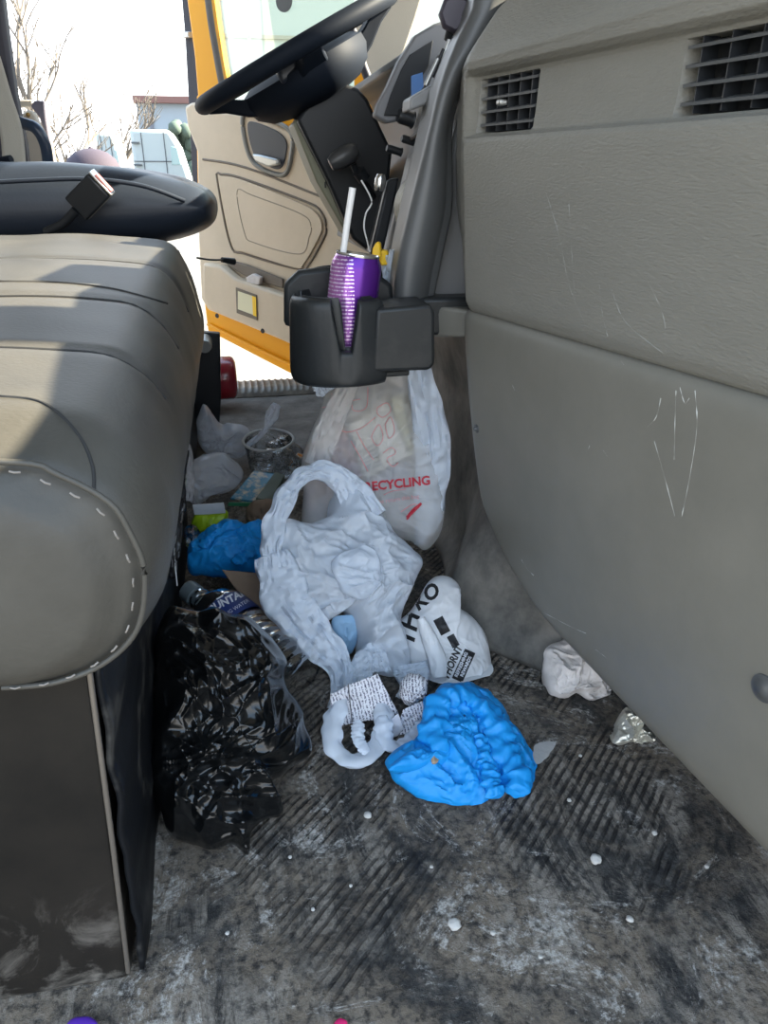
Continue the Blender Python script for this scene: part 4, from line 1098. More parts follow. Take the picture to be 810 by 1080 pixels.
ruffle('handle_loop', px3([(362, 735), (352, 760), (350, 782), (362, 799), (380, 802), (396, 790), (404, 768), (402, 742)], lambda u, v: .795 - (v - 700) * .00105), .0125, WBAG, wb, amp=.22, freq=20, flat=.5, n=120)
ruffle('handle_loop', px3([(404, 755), (406, 778), (418, 788), (436, 778), (450, 760)], lambda u, v: .79 - (v - 700) * .00105), .011, WBAG, wb, amp=.22, freq=20, flat=.5, n=90)
ruffle('handle_loop', px3([(378, 760), (378, 780), (388, 794)], lambda u, v: .79 - (v - 700) * .00105), .008, WBAG, wb, amp=.2, freq=20, flat=.5, n=50)
bsc = pillow('blue_scrap', [(350, 655), (372, 650), (378, 672), (368, 690), (355, 682)], lambda u, v: .90, .01, .01, pm('pale_blue_paper', (.25, .42, .6), .6), None, amp=.003, f=50, seed=3, rings=10, M=40)
tag(bsc, 'pale blue scrap showing through the gap in the big white bag', 'scrap')

# station bag beside it
YT = lambda u, v: .845 + (735 - v) * .0009
tb = empty('printed_plastic_bag', P(475, 730, Z=0), 'opaque white bag with black lettering, squeezed behind the blue shoe cover', 'bag')
tbody = pillow('bag_body', [(436, 640), (450, 616), (466, 609), (481, 618), (479, 638), (500, 655), (512, 680), (516, 712), (515, 738), (490, 745), (455, 742), (436, 715), (422, 690), (420, 660)], YT, .045, .03, WBAG2, tb, amp=.004, f=22, seed=31, rings=46, M=160, pw=3)
ribbon('front_fold', px3([(444, 652), (452, 672), (460, 692), (464, 715)], lambda u, v: YT(u, v) - .040), [.012, .022, .026, .02], WBAG2, tb, arch=.006, amp=.002, f=30, seed=33, n=50)
printed('TH', tbody, 431, 664, 26, 78, BLACKP, tb, shear=.2, name='lettering')
printed('KO', tbody, 449, 630, 21, 38, BLACKP, tb, shear=.2, name='lettering')
printed('1', tbody, 440, 629, 24, -30, REDP, tb, name='red_numeral')
printed('THORNT', tbody, 477, 699, 11, 66, BLACKP, tb, shear=.2, name='lettering', squash=.82)
vs, fs = quadmesh(34, 12, 24, 8)
a = radians(66)
pn = lay('black_panel', vs, fs, tbody, 489, 702, (cos(a), -sin(a)), (-sin(a), -cos(a)), BLACKP, tb, eps=.001)
if pn:
    for k, t in enumerate(('REFRESHING', 'REWARDS')):
        v2, f2 = text_mesh(t, True)
        lay('panel_text', v2, f2, tbody, 486.5 + k * 5, 701 + k * 2, (cos(a) * 5.0, -sin(a) * 5.0), (-sin(a) * 5.0, -cos(a) * 5.0), WHITEP, pn, eps=.0018)
vs, fs = quadmesh(16, 10, 12, 8); a2 = radians(-62)
for (u0, v0, s) in ((466, 660, 1), (478, 676, .75)):
    w_, f_ = quadmesh(18 * s, 11 * s, 10, 8); pq = lay('black_panel', w_, f_, tbody, u0, v0, (cos(a2), -sin(a2)), (-sin(a2), -cos(a2)), BLACKP, tb, eps=.001)

# ---------------------------------------------------------------- black bag
YK = lambda u, v: .60 + (900 - v) * .00075
kpx = [(166, 662), (180, 642), (205, 650), (225, 640), (248, 655), (268, 660), (284, 676), (297, 700), (304, 730), (322, 760), (327, 786), (318, 802), (298, 816), (284, 830), (297, 858), (280, 868), (268, 880), (262, 904), (246, 893), (222, 893), (196, 884), (170, 872), (160, 840), (156, 790), (158, 740), (160, 700)]
kb = pillow('black_trash_bag', kpx, YK, .075, .05, BLACKBAG, None, amp=.0135, f=18, seed=44, rings=110, M=300, centre=(235, 760), edge=.45, pw=3, q=.5, big=.022, lateral=.5)
tag(kb, 'glossy crumpled black trash bag slumped against the bench seat base', 'bag')

# ---------------------------------------------------------------- blue shoe covers
YS = lambda u, v: .60 + (857 - v) * .00125
bc1 = empty('shoe_cover', P(490, 850, Z=0), 'bright blue disposable shoe cover with gathered elastic edge, front of the pile', 'shoe cover', 'blue disposable shoe covers')
pillow('cover_body', [(405, 812), (412, 795), (432, 786), (446, 770), (450, 745), (462, 726), (490, 722), (515, 732), (535, 760), (552, 788), (564, 815), (560, 838), (540, 845), (522, 838), (516, 850), (500, 857), (470, 851), (436, 836)], YS, .03, .02, BLUE, bc1, amp=.006, f=34, seed=51, rings=56, M=200, edge=.5, pw=3)
def ruffle(name, path, r, mat, parent, amp=.35, freq=300, n=150, flat=.7):
    pts = resample(cr(path, 10), n, False); vs, fs = [], []; m = 20
    for i, p in enumerate(pts):
        d = pts[min(i + 1, n - 1)] - pts[max(i - 1, 0)]; a, b3 = frame_dir(d)
        for k in range(m):
            t = 2 * pi * k / m; s = i / n
            rr = r * (1 + amp * .6 * sin(s * freq * .33 + 1.5 * sin(t * 2)) * .5 + amp * 1.6 * noise.noise(V((cos(t) * 1.2, sin(t) * 1.2, s * 16)))) * (.55 + .45 * min(1, min(i, n - 1 - i) / 8))
            vs.append(p + a * cos(t) * rr + b3 * sin(t) * rr * flat)
    for i in range(n - 1):
        for k in range(m): fs.append((i * m + k, i * m + (k + 1) % m, (i + 1) * m + (k + 1) % m, (i + 1) * m + k))
    fs += [tuple(range(m)), tuple((n - 1) * m + k for k in range(m))]
    return mk(name, vs, fs, mat, parent)
ruffle('elastic_edge', px3([(462, 795), (458, 770), (462, 745), (480, 733), (500, 738), (522, 765), (530, 790), (545, 820), (540, 836)], lambda u, v: YS(u, v) - .03), .017, BLUE, bc1)
ruffle('inner_lip', px3([(503, 775), (512, 800), (518, 825), (526, 840)], lambda u, v: YS(u, v) - .030), .010, BLUE, bc1, freq=60)
pillow('toe_fold', [(410, 812), (430, 795), (460, 788), (480, 792), (470, 806), (440, 812)], lambda u, v: YS(u, v) - .022, .012, .01, BLUE, bc1, amp=.003, f=50, seed=55, rings=20, M=70)
pillow('opening_shade', [(478, 760), (490, 752), (500, 762), (500, 778), (490, 786), (482, 776)], lambda u, v: YS(u, v) - .028, .003, .01, pm('shaded_blue', (.003, .06, .2), .7), bc1, amp=.001, f=50, seed=56, rings=10, M=40)  # shade inside the opening, painted as a dark blue pad
tag(pillow('brown_stain_scrap', [(455, 797), (459, 792), (463, 797), (462, 804), (456, 805)], lambda u, v: YS(u, v) - .0315, .0012, .004, LEAFM, bc1, amp=.002, f=50, seed=57, rings=8, M=30), 'brown stain')
YS2 = lambda u, v: 1.10 + (605 - v) * .0016
bc2 = empty('shoe_cover', P(238, 604, Z=0), 'balled blue disposable shoe cover behind the water bottle, by the bench seat', 'shoe cover', 'blue disposable shoe covers')
pillow('cover_body', [(196, 584), (205, 570), (222, 562), (236, 550), (252, 556), (262, 558), (280, 556), (286, 580), (282, 600), (262, 606), (235, 606), (208, 604), (196, 598)], YS2, .045, .03, BLUE, bc2, amp=.008, f=26, seed=61, rings=46, M=150, edge=.5)
ruffle('elastic_edge', px3([(212, 578), (228, 566), (246, 572), (262, 582), (246, 594)], lambda u, v: YS2(u, v) - .04), .012, BLUE, bc2, n=90)

# ---------------------------------------------------------------- water bottle
b0 = P(203, 626, Y=1.02); b1 = P(318, 716, Y=.845); b0.z = max(b0.z, .05); BA = (b1 - b0); BL = BA.length
wt = empty('water_bottle', b0, 'large clear ribbed water bottle with navy label under the black bag', 'bottle')
k_ = BL / .30
prof = [(.0, -.004), (.013, -.004), (.013, .018), (.015, .02), (.015, .024), (.013, .027), (.02, .04), (.034, .062), (.0375, .08)]
s = .08
while s < .285:
    prof += [(.0385, s + .004), (.0385, s + .012), (.0365, s + .016), (.0365, s + .019)]; s += .02
prof += [(.037, .29), (.03, .30), (0, .297)]
prof = [(r * 1.12, h * k_) for r, h in prof]
bt = lathe('bottle_body', prof, b0, BA, PET, wt, 48, warp=lambda t, h: 1 + .05 * sin(t * 2 + h * 20) + .03 * sin(3 * t + h * 55))
lathe('cap', [(0, -.012), (.016, -.012), (.017, -.009), (.017, .008), (0, .008)], b0, BA, pm('clear_white_cap', (.16, .19, .2), .4), wt, 28)
lbl = lathe('label', [(.0445, .088 * k_), (.045, .09 * k_), (.045, .142 * k_), (.0445, .144 * k_)], b0, BA, LABELB, wt, 60, cap=False, warp=lambda t, h: 1 + .02 * sin(t * 2 + h * 20))
la = math.degrees(math.atan2(-(651 - 636), 262 - 216))
printed('MOUNTAIN', lbl, 237, 635, 11, 27, WHITEP, lbl)
printed('SPRING WATER', lbl, 246, 643, 5.5, 32, WHITEP, lbl, bold=False)
outline_print([[(216, 638), (222, 627), (226, 629), (231, 621), (238, 624)], [(219, 637), (227, 633), (235, 628)]], lbl, WHITEP, lbl, .0012, 'peak_emblem')
cbt = lathe('crushed_bottle', [(0, 0), (.012, 0), (.014, .02), (.03, .05), (.036, .07), (.034, .10), (.037, .12), (.033, .15), (.036, .18), (.03, .20), (0, .2)], P(305, 700, Y=.98), P(352, 745, Y=.86) - P(305, 700, Y=.98), PET, None, 40, warp=lambda t, h: 1 + .16 * sin(2 * t + h * 30) + .06 * sin(5 * t + h * 60))
tag(cbt, 'crushed clear plastic bottle end between the black bag and white bag', 'bottle')

# ---------------------------------------------------------------- small litter
def flat(name, px, Yf, mat, off=.002, label=None, cat=None, amp=.003, f=30, seed=1, parent=None, n=24):
    """a thin creased sheet from a four-cornered measured shape"""
    c = [P(u, v, Y=Yf(u, v) if callable(Yf) else Yf) for u, v in px]
    nn = (c[1] - c[0]).cross(c[3] - c[0]).normalized()
    if nn.dot(CAMP - c[0]) < 0: nn = -nn
    def fn(u, v):
        p = (c[0].lerp(c[1], u)).lerp(c[3].lerp(c[2], u), v)
        p = p + nn * amp * crump(p, f, seed)
        p.z = max(p.z, .004); return p
    o = grid(name, fn, n, n, mat, parent, solid=off, soff=0)
    if label: tag(o, label, cat)
    return o
flat('paper_bag', [(234, 601), (300, 607), (318, 650), (262, 640)], lambda u, v: 1.02 - (v - 600) * .0008, KRAFT, .0012, 'brown kraft paper bag flap between the water bottle and white bag', 'paper bag', .004, 14, 3)
flat('paper_bag', [(258, 640), (312, 650), (325, 690), (300, 672)], lambda u, v: .985 - (v - 640) * .0008, KRAFT, .0012, 'folded brown paper wedge under the white bag edge, beside the bottle', 'paper', .004, 14, 5)
pb = pillow('crumpled_paper', [(258, 548), (262, 534), (276, 526), (290, 528), (296, 540), (288, 556), (270, 558)], lambda u, v: 1.30, .02, .02, KRAFT, None, amp=.008, f=30, seed=71, rings=20, M=70)
tag(pb, 'small crumpled brown paper ball behind the blue shoe cover', 'paper')
r1 = flat('receipt', [(348, 731), (398, 710), (420, 752), (350, 767)], lambda u, v: .76 - (v - 710) * .0003, RECEIPT, .001, 'curled printed receipt lying across the white bag handles, the larger one', 'receipt', .003, 26, 7)
tube('rule_line', [p + V((0, -.003, .003)) for p in (P(367, 722, Y=.752), P(369, 742, Y=.748), P(371, 762, Y=.745))], .0006, BLACKP, r1, 5)
rc2 = pillow('receipt', [(423, 722), (432, 713), (446, 714), (450, 728), (444, 736), (430, 742), (422, 736)], .76, .014, .01, RECEIPT, None, amp=.005, f=50, seed=73, rings=24, M=80)
tag(rc2, 'balled up printed receipt behind the blue shoe cover edge', 'receipt')
flat('receipt', [(425, 748), (448, 738), (448, 756), (412, 788)], .735, RECEIPT, .001, 'striped crumpled receipt strip next to the front blue shoe cover', 'receipt', .003, 40, 9)
flat('paper_scrap', [(403, 766), (420, 752), (426, 768), (412, 783)], .73, PAPER, .001, 'small square of white paper between receipts', 'paper', .001, 40, 12)
np_ = pillow('paper_napkin', [(573, 705), (576, 688), (590, 677), (602, 680), (622, 700), (643, 722), (636, 738), (618, 745), (606, 736), (588, 738), (575, 722)], lambda u, v: .80 - (v - 700) * .0009, .028, .02, NAPKIN, None, amp=.009, f=34, seed=77, rings=44, M=130, edge=.5)
tag(np_, 'crumpled white paper napkin on the floor under the dashboard', 'napkin')
fo = pillow('foil_wrapper', [(645, 785), (650, 760), (660, 748), (676, 765), (690, 778), (680, 790), (662, 788)], lambda u, v: .69 - (v - 760) * .0009, .018, .01, FOIL, None, amp=.008, f=44, seed=79, rings=34, M=100, edge=.5)
tag(fo, 'creased shiny wrapper on the floor near the dashboard panel edge', 'wrapper')
gs = pillow('paper_scrap', [(562, 795), (572, 788), (584, 792), (578, 805), (568, 818), (562, 815)], lambda u, v: .67 - (v - 800) * .0012, .006, .005, SALT, None, amp=.003, f=60, seed=81, rings=16, M=60)
tag(gs, 'dirty grey scrap beside the front blue shoe cover', 'scrap')
# behind: film, cup, card, packets
w1 = pillow('plastic_film', [(208, 440), (214, 426), (222, 436), (235, 448), (250, 446), (263, 455), (262, 470), (252, 482), (232, 480), (215, 478), (208, 460)], lambda u, v: 1.79, .04, .03, CBAG, None, amp=.014, f=16, seed=83, rings=40, M=120, edge=.5)
tag(w1, 'crumpled clear white plastic film beneath the driver seat bracket', 'plastic film')
w2 = pillow('sandwich_bag', [(196, 520), (198, 495), (210, 482), (228, 479), (246, 484), (256, 500), (248, 512), (228, 518), (208, 530)], lambda u, v: 1.50, .04, .03, CBAG, None, amp=.010, f=20, seed=85, rings=40, M=120, edge=.5)
tag(w2, 'puffed frosted plastic bag beside the bench seat, behind the lime packet', 'plastic bag')
cupc = P(283, 464, Y=1.62)
pc = empty('plastic_cup', cupc, 'clear plastic cup with a pale round rim, open mouth up, far end of the pile', 'cup')
lathe('wall', [(.040, -.10), (.043, -.09), (.050, -.04), (.056, 0)], cupc, (0, -.12, 1), CLR, pc, 48, cap=False)
ax = V((0, -.12, 1)).normalized(); a, b3 = frame_dir(ax)
tube('rim', [cupc + (a * cos(t) + b3 * sin(t)) * .0565 for t in [2 * pi * i / 48 for i in range(50)]], .003, pm('rim_grey', (.42, .42, .42), .4), pc, 8, cap=False)
fs_ = ribbon('film_strip', [P(262, 470, Y=1.62), P(278, 455, Y=1.62), P(286, 440, Y=1.64), P(292, 427, Y=1.66)], [.012, .012, .014, .03, .018], CBAG, None, arch=.004, amp=.004, f=60, seed=88, n=50)
tag(fs_, 'thin curled strip of clear film standing up by the plastic cup', 'plastic film')
w3 = pillow('clear_wrapper', [(262, 486), (280, 474), (305, 476), (318, 484), (312, 500), (292, 506), (270, 500)], lambda u, v: 1.57, .02, .02, CLR, None, amp=.010, f=30, seed=89, rings=30, M=90)
tag(w3, 'crackly clear wrapper in front of the plastic cup', 'wrapper')
w4 = pillow('clear_wrapper', [(282, 470), (300, 458), (316, 470), (322, 488), (306, 482)], lambda u, v: 1.72, .02, .02, CLR, None, amp=.012, f=30, seed=90, rings=26, M=80)
tag(w4, 'crackly clear wrapper leaning on the right side of the plastic cup', 'wrapper')
cd = flat('picture_card', [(243, 526), (268, 497), (290, 500), (268, 530)], lambda u, v: 1.40 - (v - 530) * .003, CARDP, .004, 'glossy picture card with orange and blue motif lying in the pile', 'card', .0005, 10, 3)
flat('card_border', [(241, 530), (268, 530), (268, 534), (240, 533)], 1.39, GREENP, .004, parent=cd, amp=.0003)
flat('packet', [(270, 530), (290, 502), (300, 505), (284, 535)], lambda u, v: 1.38 - (v - 530) * .003, pm('olive_box', (.09, .11, .07), .5), .02, 'dark olive box standing right of the picture card', 'box', .001, 10, 5)
flat('tube_wrapper', [(303, 492), (314, 478), (320, 480), (309, 497)], 1.60, pm('striped_wrap', (.7, .72, .7), .3, col2=(.8, .3, .05), vscale=60, vlo=.5, vhi=.55), .006, 'white and orange tube wrapper beside the hanging bag', 'wrapper', .001, 20, 6)
gp = empty('gum_packet', P(221, 556, Y=1.28), 'lime green packet with white top, beside the bench seat', 'packet')
pillow('pouch', [(203, 558), (205, 541), (220, 540), (238, 538), (240, 550), (236, 557), (220, 560)], 1.28, .018, .015, LIME, gp, amp=.003, f=40, seed=91, rings=20, M=70)
flat('header', [(203, 532), (236, 530), (238, 541), (205, 543)], 1.265, pm('white_header', (.6, .63, .66), .5), .002, amp=.001, parent=gp)
nw = ribbon('rolled_paper', [P(197, 470, Y=1.22), P(197, 490, Y=1.2), P(195, 510, Y=1.18), P(195, 530, Y=1.16)], [.012, .022, .028, .03, .03], pm('grey_newsprint', (.34, .34, .35), .8, bump=.3, bscale=80, col2=(.2, .2, .21), vscale=50), None, arch=.008, amp=.004, f=40, seed=93, n=50)
tag(nw, 'upright curled grey paper sleeve tucked beside the bench seat', 'paper')
kw = ribbon('black_wrapper', [P(192, 475, Y=1.1), P(186, 530, Y=1.05), P(180, 570, Y=1.0), P(182, 610, Y=.97)], [.02, .02, .03, .03, .01], pm('black_foil', (.02, .02, .022), .2, bump=.8, bscale=60, bdist=.006), None, arch=.006, amp=.004, f=50, seed=95, n=60)
tag(kw, 'long creased black and silver wrapper hanging down beside the bench seat', 'wrapper')
tube('bright_edge', cr([P(196, 500, Y=1.1), P(192, 545, Y=1.03), P(184, 575, Y=.99), P(187, 618, Y=.96)], 8), .0012, SILV, kw, 6)
cw = pillow('clear_wrapper', [(196, 562), (204, 556), (212, 562), (212, 575), (202, 582), (196, 575)], 1.15, .012, .01, CLR, None, amp=.008, f=40, seed=97, rings=20, M=60)
tag(cw, 'small clear wrapper beside the lime packet and rear shoe cover', 'wrapper')
ye = prism('yellow_strip', [P(u, v, Y=.64) for u, v in [(156, 868), (162, 866), (162, 880), (155, 900), (153, 892)]], (.0, .004, 0), YELP, None, .001)
tag(ye, 'small yellow plastic strip at the foot of the bench seat base', 'plastic strip')
bl_ = pillow('dry_leaf', [(160, 762), (162, 748), (170, 744), (174, 752), (168, 766), (162, 772)], .69, .008, .006, LEAFM, None, amp=.004, f=50, seed=99, rings=14, M=50)
tag(bl_, 'tan scrap wedged between the black bag and seat base', 'scrap')
# pebbles
peb = [(388, 861, .0045), (479, 978, .0062), (628, 909, .006), (664, 971, .0035), (520, 985, .0025), (600, 845, .0025), (306, 905, .002), (690, 880, .003), (455, 915, .002), (745, 915, .0025), (330, 960, .002), (612, 798, .0022), (370, 935, .0018), (570, 1010, .002), (240, 985, .002)]
first = None
for i, (u, v, r) in enumerate(peb):
    p = P(u, v, Z=0)
    if first is None:
        vs = []; fs = []
        bm = bmesh.new(); bmesh.ops.create_icosphere(bm, subdivisions=3, radius=1)
        for q in bm.verts: q.co *= 1 + .25 * noise.noise(q.co * 1.7); q.co.z *= .6
        vs = [q.co * r + V((p.x, p.y, r * .45)) for q in bm.verts]; fs = [tuple(q.index for q in f_.verts) for f_ in bm.faces]; bm.free()
        first = mk('pebble', vs, fs, PEB); o = first; r0 = r
    else:
        o = first.copy(); COL.objects.link(o); o.location = (p.x, p.y, 0.0); o.scale = (r / r0,) * 3; o.rotation_euler = (0, 0, i * 1.3)
    tag(o, 'tiny pale pebble lying loose on the dirty floor mat', 'pebble', 'loose pebbles on the floor mat')
pp_ = pillow('purple_cap', [(70, 1082), (78, 1074), (95, 1073), (103, 1080), (95, 1090), (78, 1090)], lambda u, v: P(u, v, Z=.008).y, .004, .006, PURP, None, amp=.0004, f=10, seed=2, rings=12, M=50, zmin=.002)
tag(pp_, 'purple plastic piece cut off by the bottom of the view', 'plastic piece')
pk_ = pillow('pink_scrap', [(352, 1080), (358, 1074), (366, 1077), (364, 1084), (355, 1086)], lambda u, v: P(u, v, Z=.003).y, .002, .003, PINK, None, amp=.0004, f=10, seed=2, rings=8, M=30, zmin=.001)
tag(pk_, 'tiny pink scrap at the bottom edge of the view', 'scrap')

# ---------------------------------------------------------------- outside
def gpoint(u, v, Y): return P(u, v, Y=Y)
def tree(u, v, Y, h, seed, label, spread=.5, group=None, depth=5):
    random.seed(seed); base = P(u, v, Y=Y); base.z = -1.05; parts = []
    def br_(p, d, L_, r, k):
        pts = [p]; q = p.copy(); dd = d.copy()
        for i in range(4):
            dd = (dd + V((random.gauss(0, .1), random.gauss(0, .1), .06))).normalized(); q = q + dd * L_ / 4; pts.append(q.copy())
        parts.append(tube_data(pts, [r, r * .9, r * .8, r * .72, r * .62], 6))
        if k <= 0: return
        for i in range(3 if k > 1 else 4):
            nd = (dd + V((random.gauss(0, spread), random.gauss(0, spread), random.gauss(.1, .25)))).normalized()
            br_(pts[random.choice((2, 3, 4))], nd, L_ * random.uniform(.6, .85), r * .6, k - 1)
    br_(base, V((0, 0, 1)), h * .38, h * .018, depth)
    tag(mk('bare_tree', *merge(parts), BARK), label, 'tree', group)
tree(34, 150, 16, 5.2, 3, 'tall bare leafless tree at far left behind the pillar', .42)
tree(58, 150, 23, 5.0, 8, 'smaller bare tree leaning right, just right of the pillar panel', .45, depth=4)
tree(128, 160, 43, 6.4, 5, 'faint bare tree behind the white truck cabs', .5, depth=4)
def truck(name, u0, u1, vt, Y, label, rear=True):
    a = P(u0, vt, Y=Y); b3 = P(u1, vt, Y=Y); w = b3.x - a.x; zt = a.z
    t = empty(name, ((a.x + b3.x) / 2, Y, -1.05), label, 'truck', 'parked white truck cabs in the yard')
    cxm = (a.x + b3.x) / 2
    # sleeper cab with sloped nose to the right
    prof = [V((a.x, Y, -.2)), V((b3.x + w * .75, Y, -.2)), V((b3.x + w * .75, Y, .2)), V((b3.x + w * .40, Y, .62)), V((b3.x + w * .22, Y, 1.6)), V((b3.x, Y, zt)), V((a.x, Y, zt * .995))]
    prism('cab', prof, (0, 2.4, 0), TRW, t, bevel=.12, seg=3)
    prism('side_window', [V((b3.x - w * .02, Y - .02, 1.0)), V((b3.x + w * .22, Y - .02, 1.0)), V((b3.x + w * .16, Y - .02, 1.55)), V((b3.x, Y - .02, 1.6))], (0, .03, 0), TRG, t, bevel=.02)
    for k in range(4):
        box('panel_seam', (cxm + w * (.0), Y - .01, .2 + k * (zt - .3) / 4), (w * .96, .03, .03), TRD, t, bevel=0) if k in (0, 2) else None
    for xx in (a.x + w * .28, a.x + w * .85): box('panel_seam', (xx, Y - .01, (zt) / 2), (.03, .03, zt * .9), TRD, t, bevel=0)
    for k in range(3): box('ladder_step', (a.x + w * .12, Y - .06, .3 + k * .7), (w * .22, .08, .06), TRD, t, bevel=.01)
    for xx in (a.x + w * .25, b3.x + w * .55): lathe('wheel', [(0, -.15), (.3, -.15), (.5, -.12), (.5, .12), (.3, .15), (0, .15)], V((xx, Y + .1, -.55)), (0, 1, 0), TRD, t, 28)
truck('semi_truck', 136, 178, 136, 30, 'white sleeper truck cab parked in the yard, right one before the dark building')
t2 = truck('semi_truck', 100, 118, 140, 34, 'smaller pale truck cab seen over the cap, left of the big white one')
# buildings
a = P(143, 105, Y=62); bq = P(225, 108, Y=62)
bd_ = empty('warehouse', ((a.x + bq.x) / 2, 62, -1.05), 'blue grey glazed warehouse with brown roof edge behind the trucks', 'building')
box('wall', ((a.x + bq.x) / 2, 66, (a.z - 1.05) / 2), (bq.x - a.x, 8, a.z + 1.05), BLD, bd_, bevel=.05)
box('roof_edge', ((a.x + bq.x) / 2, 65.8, a.z), (bq.x - a.x + .3, 8.6, .45), BLDR, bd_, bevel=.03)
q = P(161, 140, Y=61.95); box('panel_joint', (q.x, 61.95, (a.z - 1.05) / 2), (.28, .1, a.z + 1.0), pm('joint', (.12, .13, .16), .6), bd_, bevel=0)
a = P(222, 60, Y=26)
w0 = empty('pale_warehouse', (9, 26, -1.05), 'pale green warehouse wall seen through the door window', 'building')
box('wall', (a.x + 12, 28, 3.6), (24, 3, 9.4), BLW, w0, bevel=.05)
for xx in (P(263, 40, Y=26).x, P(263, 40, Y=26).x + 4.5, P(263, 40, Y=26).x + 9): box('panel_joint', (xx, 26.47, 3.6), (.12, .1, 9.3), BLL, w0, bevel=0)
for zz in (P(260, 38, Y=26.4).z, P(260, 90, Y=26.4).z): box('panel_joint', (a.x + 12, 26.46, zz), (24, .08, .10), BLL, w0, bevel=0)
# evergreen
random.seed(4); parts = []
eb = P(192, 170, Y=52)
for i in range(60):
    c = V((eb.x + random.gauss(0, 1.2), 52 + random.gauss(0, .6), 0)); hz = random.uniform(0, 1); c.z = -.8 + hz * 4.2; c.x = eb.x + (c.x - eb.x) * (1.15 - hz)
    r = .75 * (1.1 - hz * .6)
    bm = bmesh.new(); bmesh.ops.create_icosphere(bm, subdivisions=2, radius=r)
    vs = [q.co * (1 + .3 * noise.noise(q.co * 3 + c)) + c for q in bm.verts]; fs = [tuple(q.index for q in f_.verts) for f_ in bm.faces]; bm.free(); parts.append((vs, fs))
tag(mk('evergreen_tree', *merge(parts), EVG), 'dark rounded evergreen tree in front of the blue warehouse', 'tree')
def hill(u, v):
    x = -45 + 44 * u; y = 60 + 20 * v
    return V((x, y, -1.05 + 1.9 * sin(pi * v * .5) * (1 - .5 * u) + .35 * noise.noise(V((x * .2, y * .2, 0)))))
tag(grid('grass_bank', hill, 40, 14, HILLM, solid=.2, soff=-1), 'low pale grass bank beyond the yard', kind='structure')

# person in a cap outside the far door (only the cap shows)
hp = P(98, 176, Y=3.45)
pr = empty('person', (hp.x, 3.45, -1.05), 'person outside the far door, only a plum cap top visible above the seat', 'person')
def skinned(name, joints, edges, radii, mat, parent):
    me = bpy.data.meshes.new(name); org = ORG[parent]
    me.from_pydata([V(j) - org for j in joints], edges, []); o = bpy.data.objects.new(name, me); COL.objects.link(o); o.parent = parent; ORG[o] = org
    m = o.modifiers.new('skin', 'SKIN')
    for i, r in enumerate(radii): me.skin_vertices[0].data[i].radius = r if isinstance(r, tuple) else (r, r)
    me.skin_vertices[0].data[0].use_root = True
    s = o.modifiers.new('s', 'SUBSURF'); s.levels = 2; s.render_levels = 2
    me.materials.append(mat); m.use_smooth_shade = True
    return o
x, y, g0 = hp.x, 3.45, -1.008
J = [(x, y, g0 + .95), (x, y, g0 + 1.12), (x, y, g0 + 1.32), (x, y, g0 + 1.42), (x, y, g0 + 1.50), (x, y, g0 + 1.60), (x, y, g0 + 1.69),
     (x - .18, y, g0 + 1.38), (x - .25, y, g0 + 1.1), (x - .24, y - .06, g0 + .86), (x - .24, y - .08, g0 + .76),
     (x + .18, y, g0 + 1.38), (x + .25, y, g0 + 1.1), (x + .24, y - .06, g0 + .86), (x + .24, y - .08, g0 + .76),
     (x - .09, y, g0 + .88), (x - .10, y, g0 + .48), (x - .10, y + .02, g0 + .08), (x - .10, y - .12, g0 + .04),
     (x + .09, y, g0 + .88), (x + .10, y, g0 + .48), (x + .10, y + .02, g0 + .08), (x + .10, y - .12, g0 + .04)]
E_ = [(0, 1), (1, 2), (2, 3), (3, 4), (4, 5), (5, 6), (3, 7), (7, 8), (8, 9), (9, 10), (3, 11), (11, 12), (12, 13), (13, 14), (0, 15), (15, 16), (16, 17), (17, 18), (0, 19), (19, 20), (20, 21), (21, 22)]
R_ = [(.15, .11), (.15, .11), (.17, .12), (.10, .08), .055, (.085, .10), (.075, .09), .07, .055, .045, .035, .07, .055, .045, .035, .09, .065, .045, .04, .09, .065, .045, .04]
skinned('body', J, E_, R_, SKIN, pr)
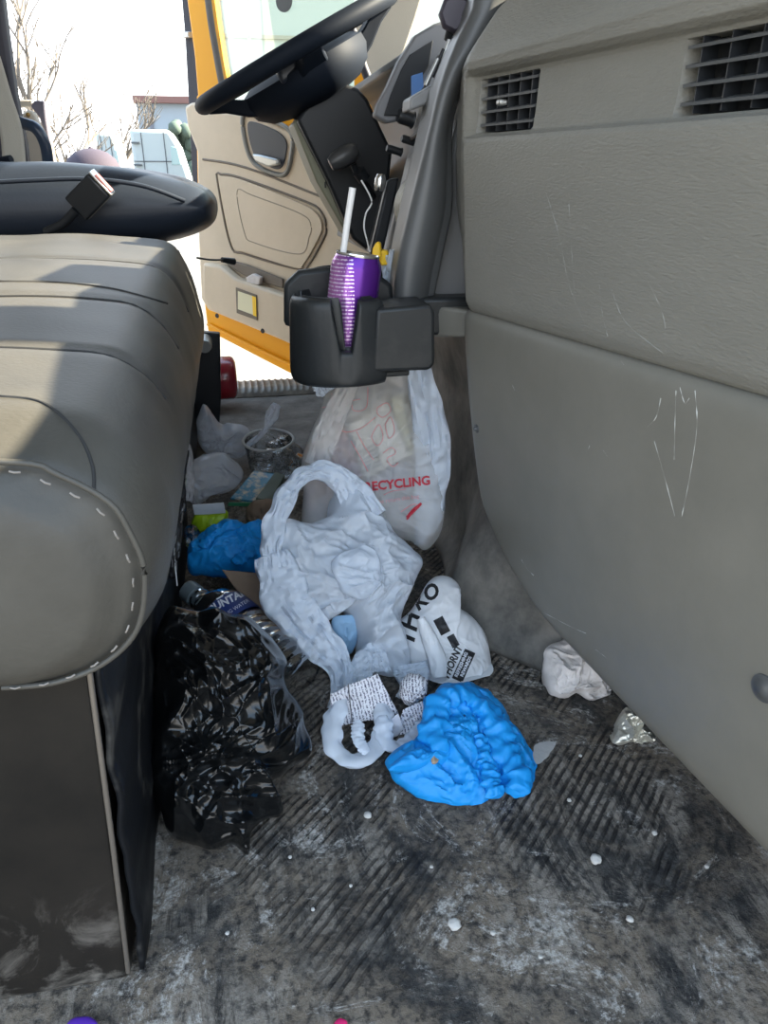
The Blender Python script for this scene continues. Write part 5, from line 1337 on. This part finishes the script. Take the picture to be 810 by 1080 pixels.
lathe('jacket', [(.19, -.02), (.215, .05), (.22, .25), (.235, .42), (.20, .50), (.10, .56), (.07, .57)], V((x, y, g0 + .92)), (0, 0, 1), JACK, pr, 36, cap=False)
def capdome(t, h): return 1
ct_ = V((x, y, g0 + 1.66))
capo = lathe('cap', [(.108, -.03), (.112, 0), (.108, .035), (.092, .068), (.062, .092), (.028, .104), (.0, .107)], ct_, (0, 0, 1), CAPM, pr, 40, cap=False)
prism('cap_brim', [ct_ + V(q) for q in [(-.08, -.06, -.02), (-.10, -.14, -.03), (-.04, -.19, -.035), (.04, -.19, -.035), (.10, -.14, -.03), (.08, -.06, -.02)]], (0, 0, .008), CAPM, capo, .002)
lathe('cap_button', [(.0, .009), (.008, .006), (.01, 0), (0, 0)], ct_ + V((0, 0, .104)), (0, 0, 1), CAPM, capo, 14)

# ---------------------------------------------------------------- light
w = bpy.data.worlds.new('sky'); scene.world = w; w.use_nodes = True
bg = w.node_tree.nodes['Background']
N = w.node_tree.nodes; L = w.node_tree.links
tc = N.new('ShaderNodeTexCoord'); sp_ = N.new('ShaderNodeSeparateXYZ'); L.new(tc.outputs['Generated'], sp_.inputs[0])
rp = N.new('ShaderNodeValToRGB'); rp.color_ramp.elements[0].position = .0; rp.color_ramp.elements[1].position = .7
rp.color_ramp.elements[0].color = (1, .985, .96, 1); rp.color_ramp.elements[1].color = (.50, .72, 1.0, 1)
L.new(sp_.outputs['Z'], rp.inputs[0]); L.new(rp.outputs[0], bg.inputs[0]); bg.inputs[1].default_value = 2.2
sun = bpy.data.lights.new('sun', 'SUN'); sun.energy = 23.0; sun.angle = radians(.6); sun.color = (1, .90, .70)
so = bpy.data.objects.new('sun', sun); COL.objects.link(so)
sd = V((-.86, -.07, -.53)).normalized()
so.rotation_euler = sd.to_track_quat('-Z', 'Y').to_euler(); so.location = (3, 0, 4)
scene.view_settings.view_transform = 'Standard'; scene.view_settings.look = 'None'; scene.view_settings.gamma = 1
scene.view_settings.use_curve_mapping = False; scene.view_settings.exposure = 0.66
scene.cycles.max_bounces = 8; scene.cycles.transparent_max_bounces = 24
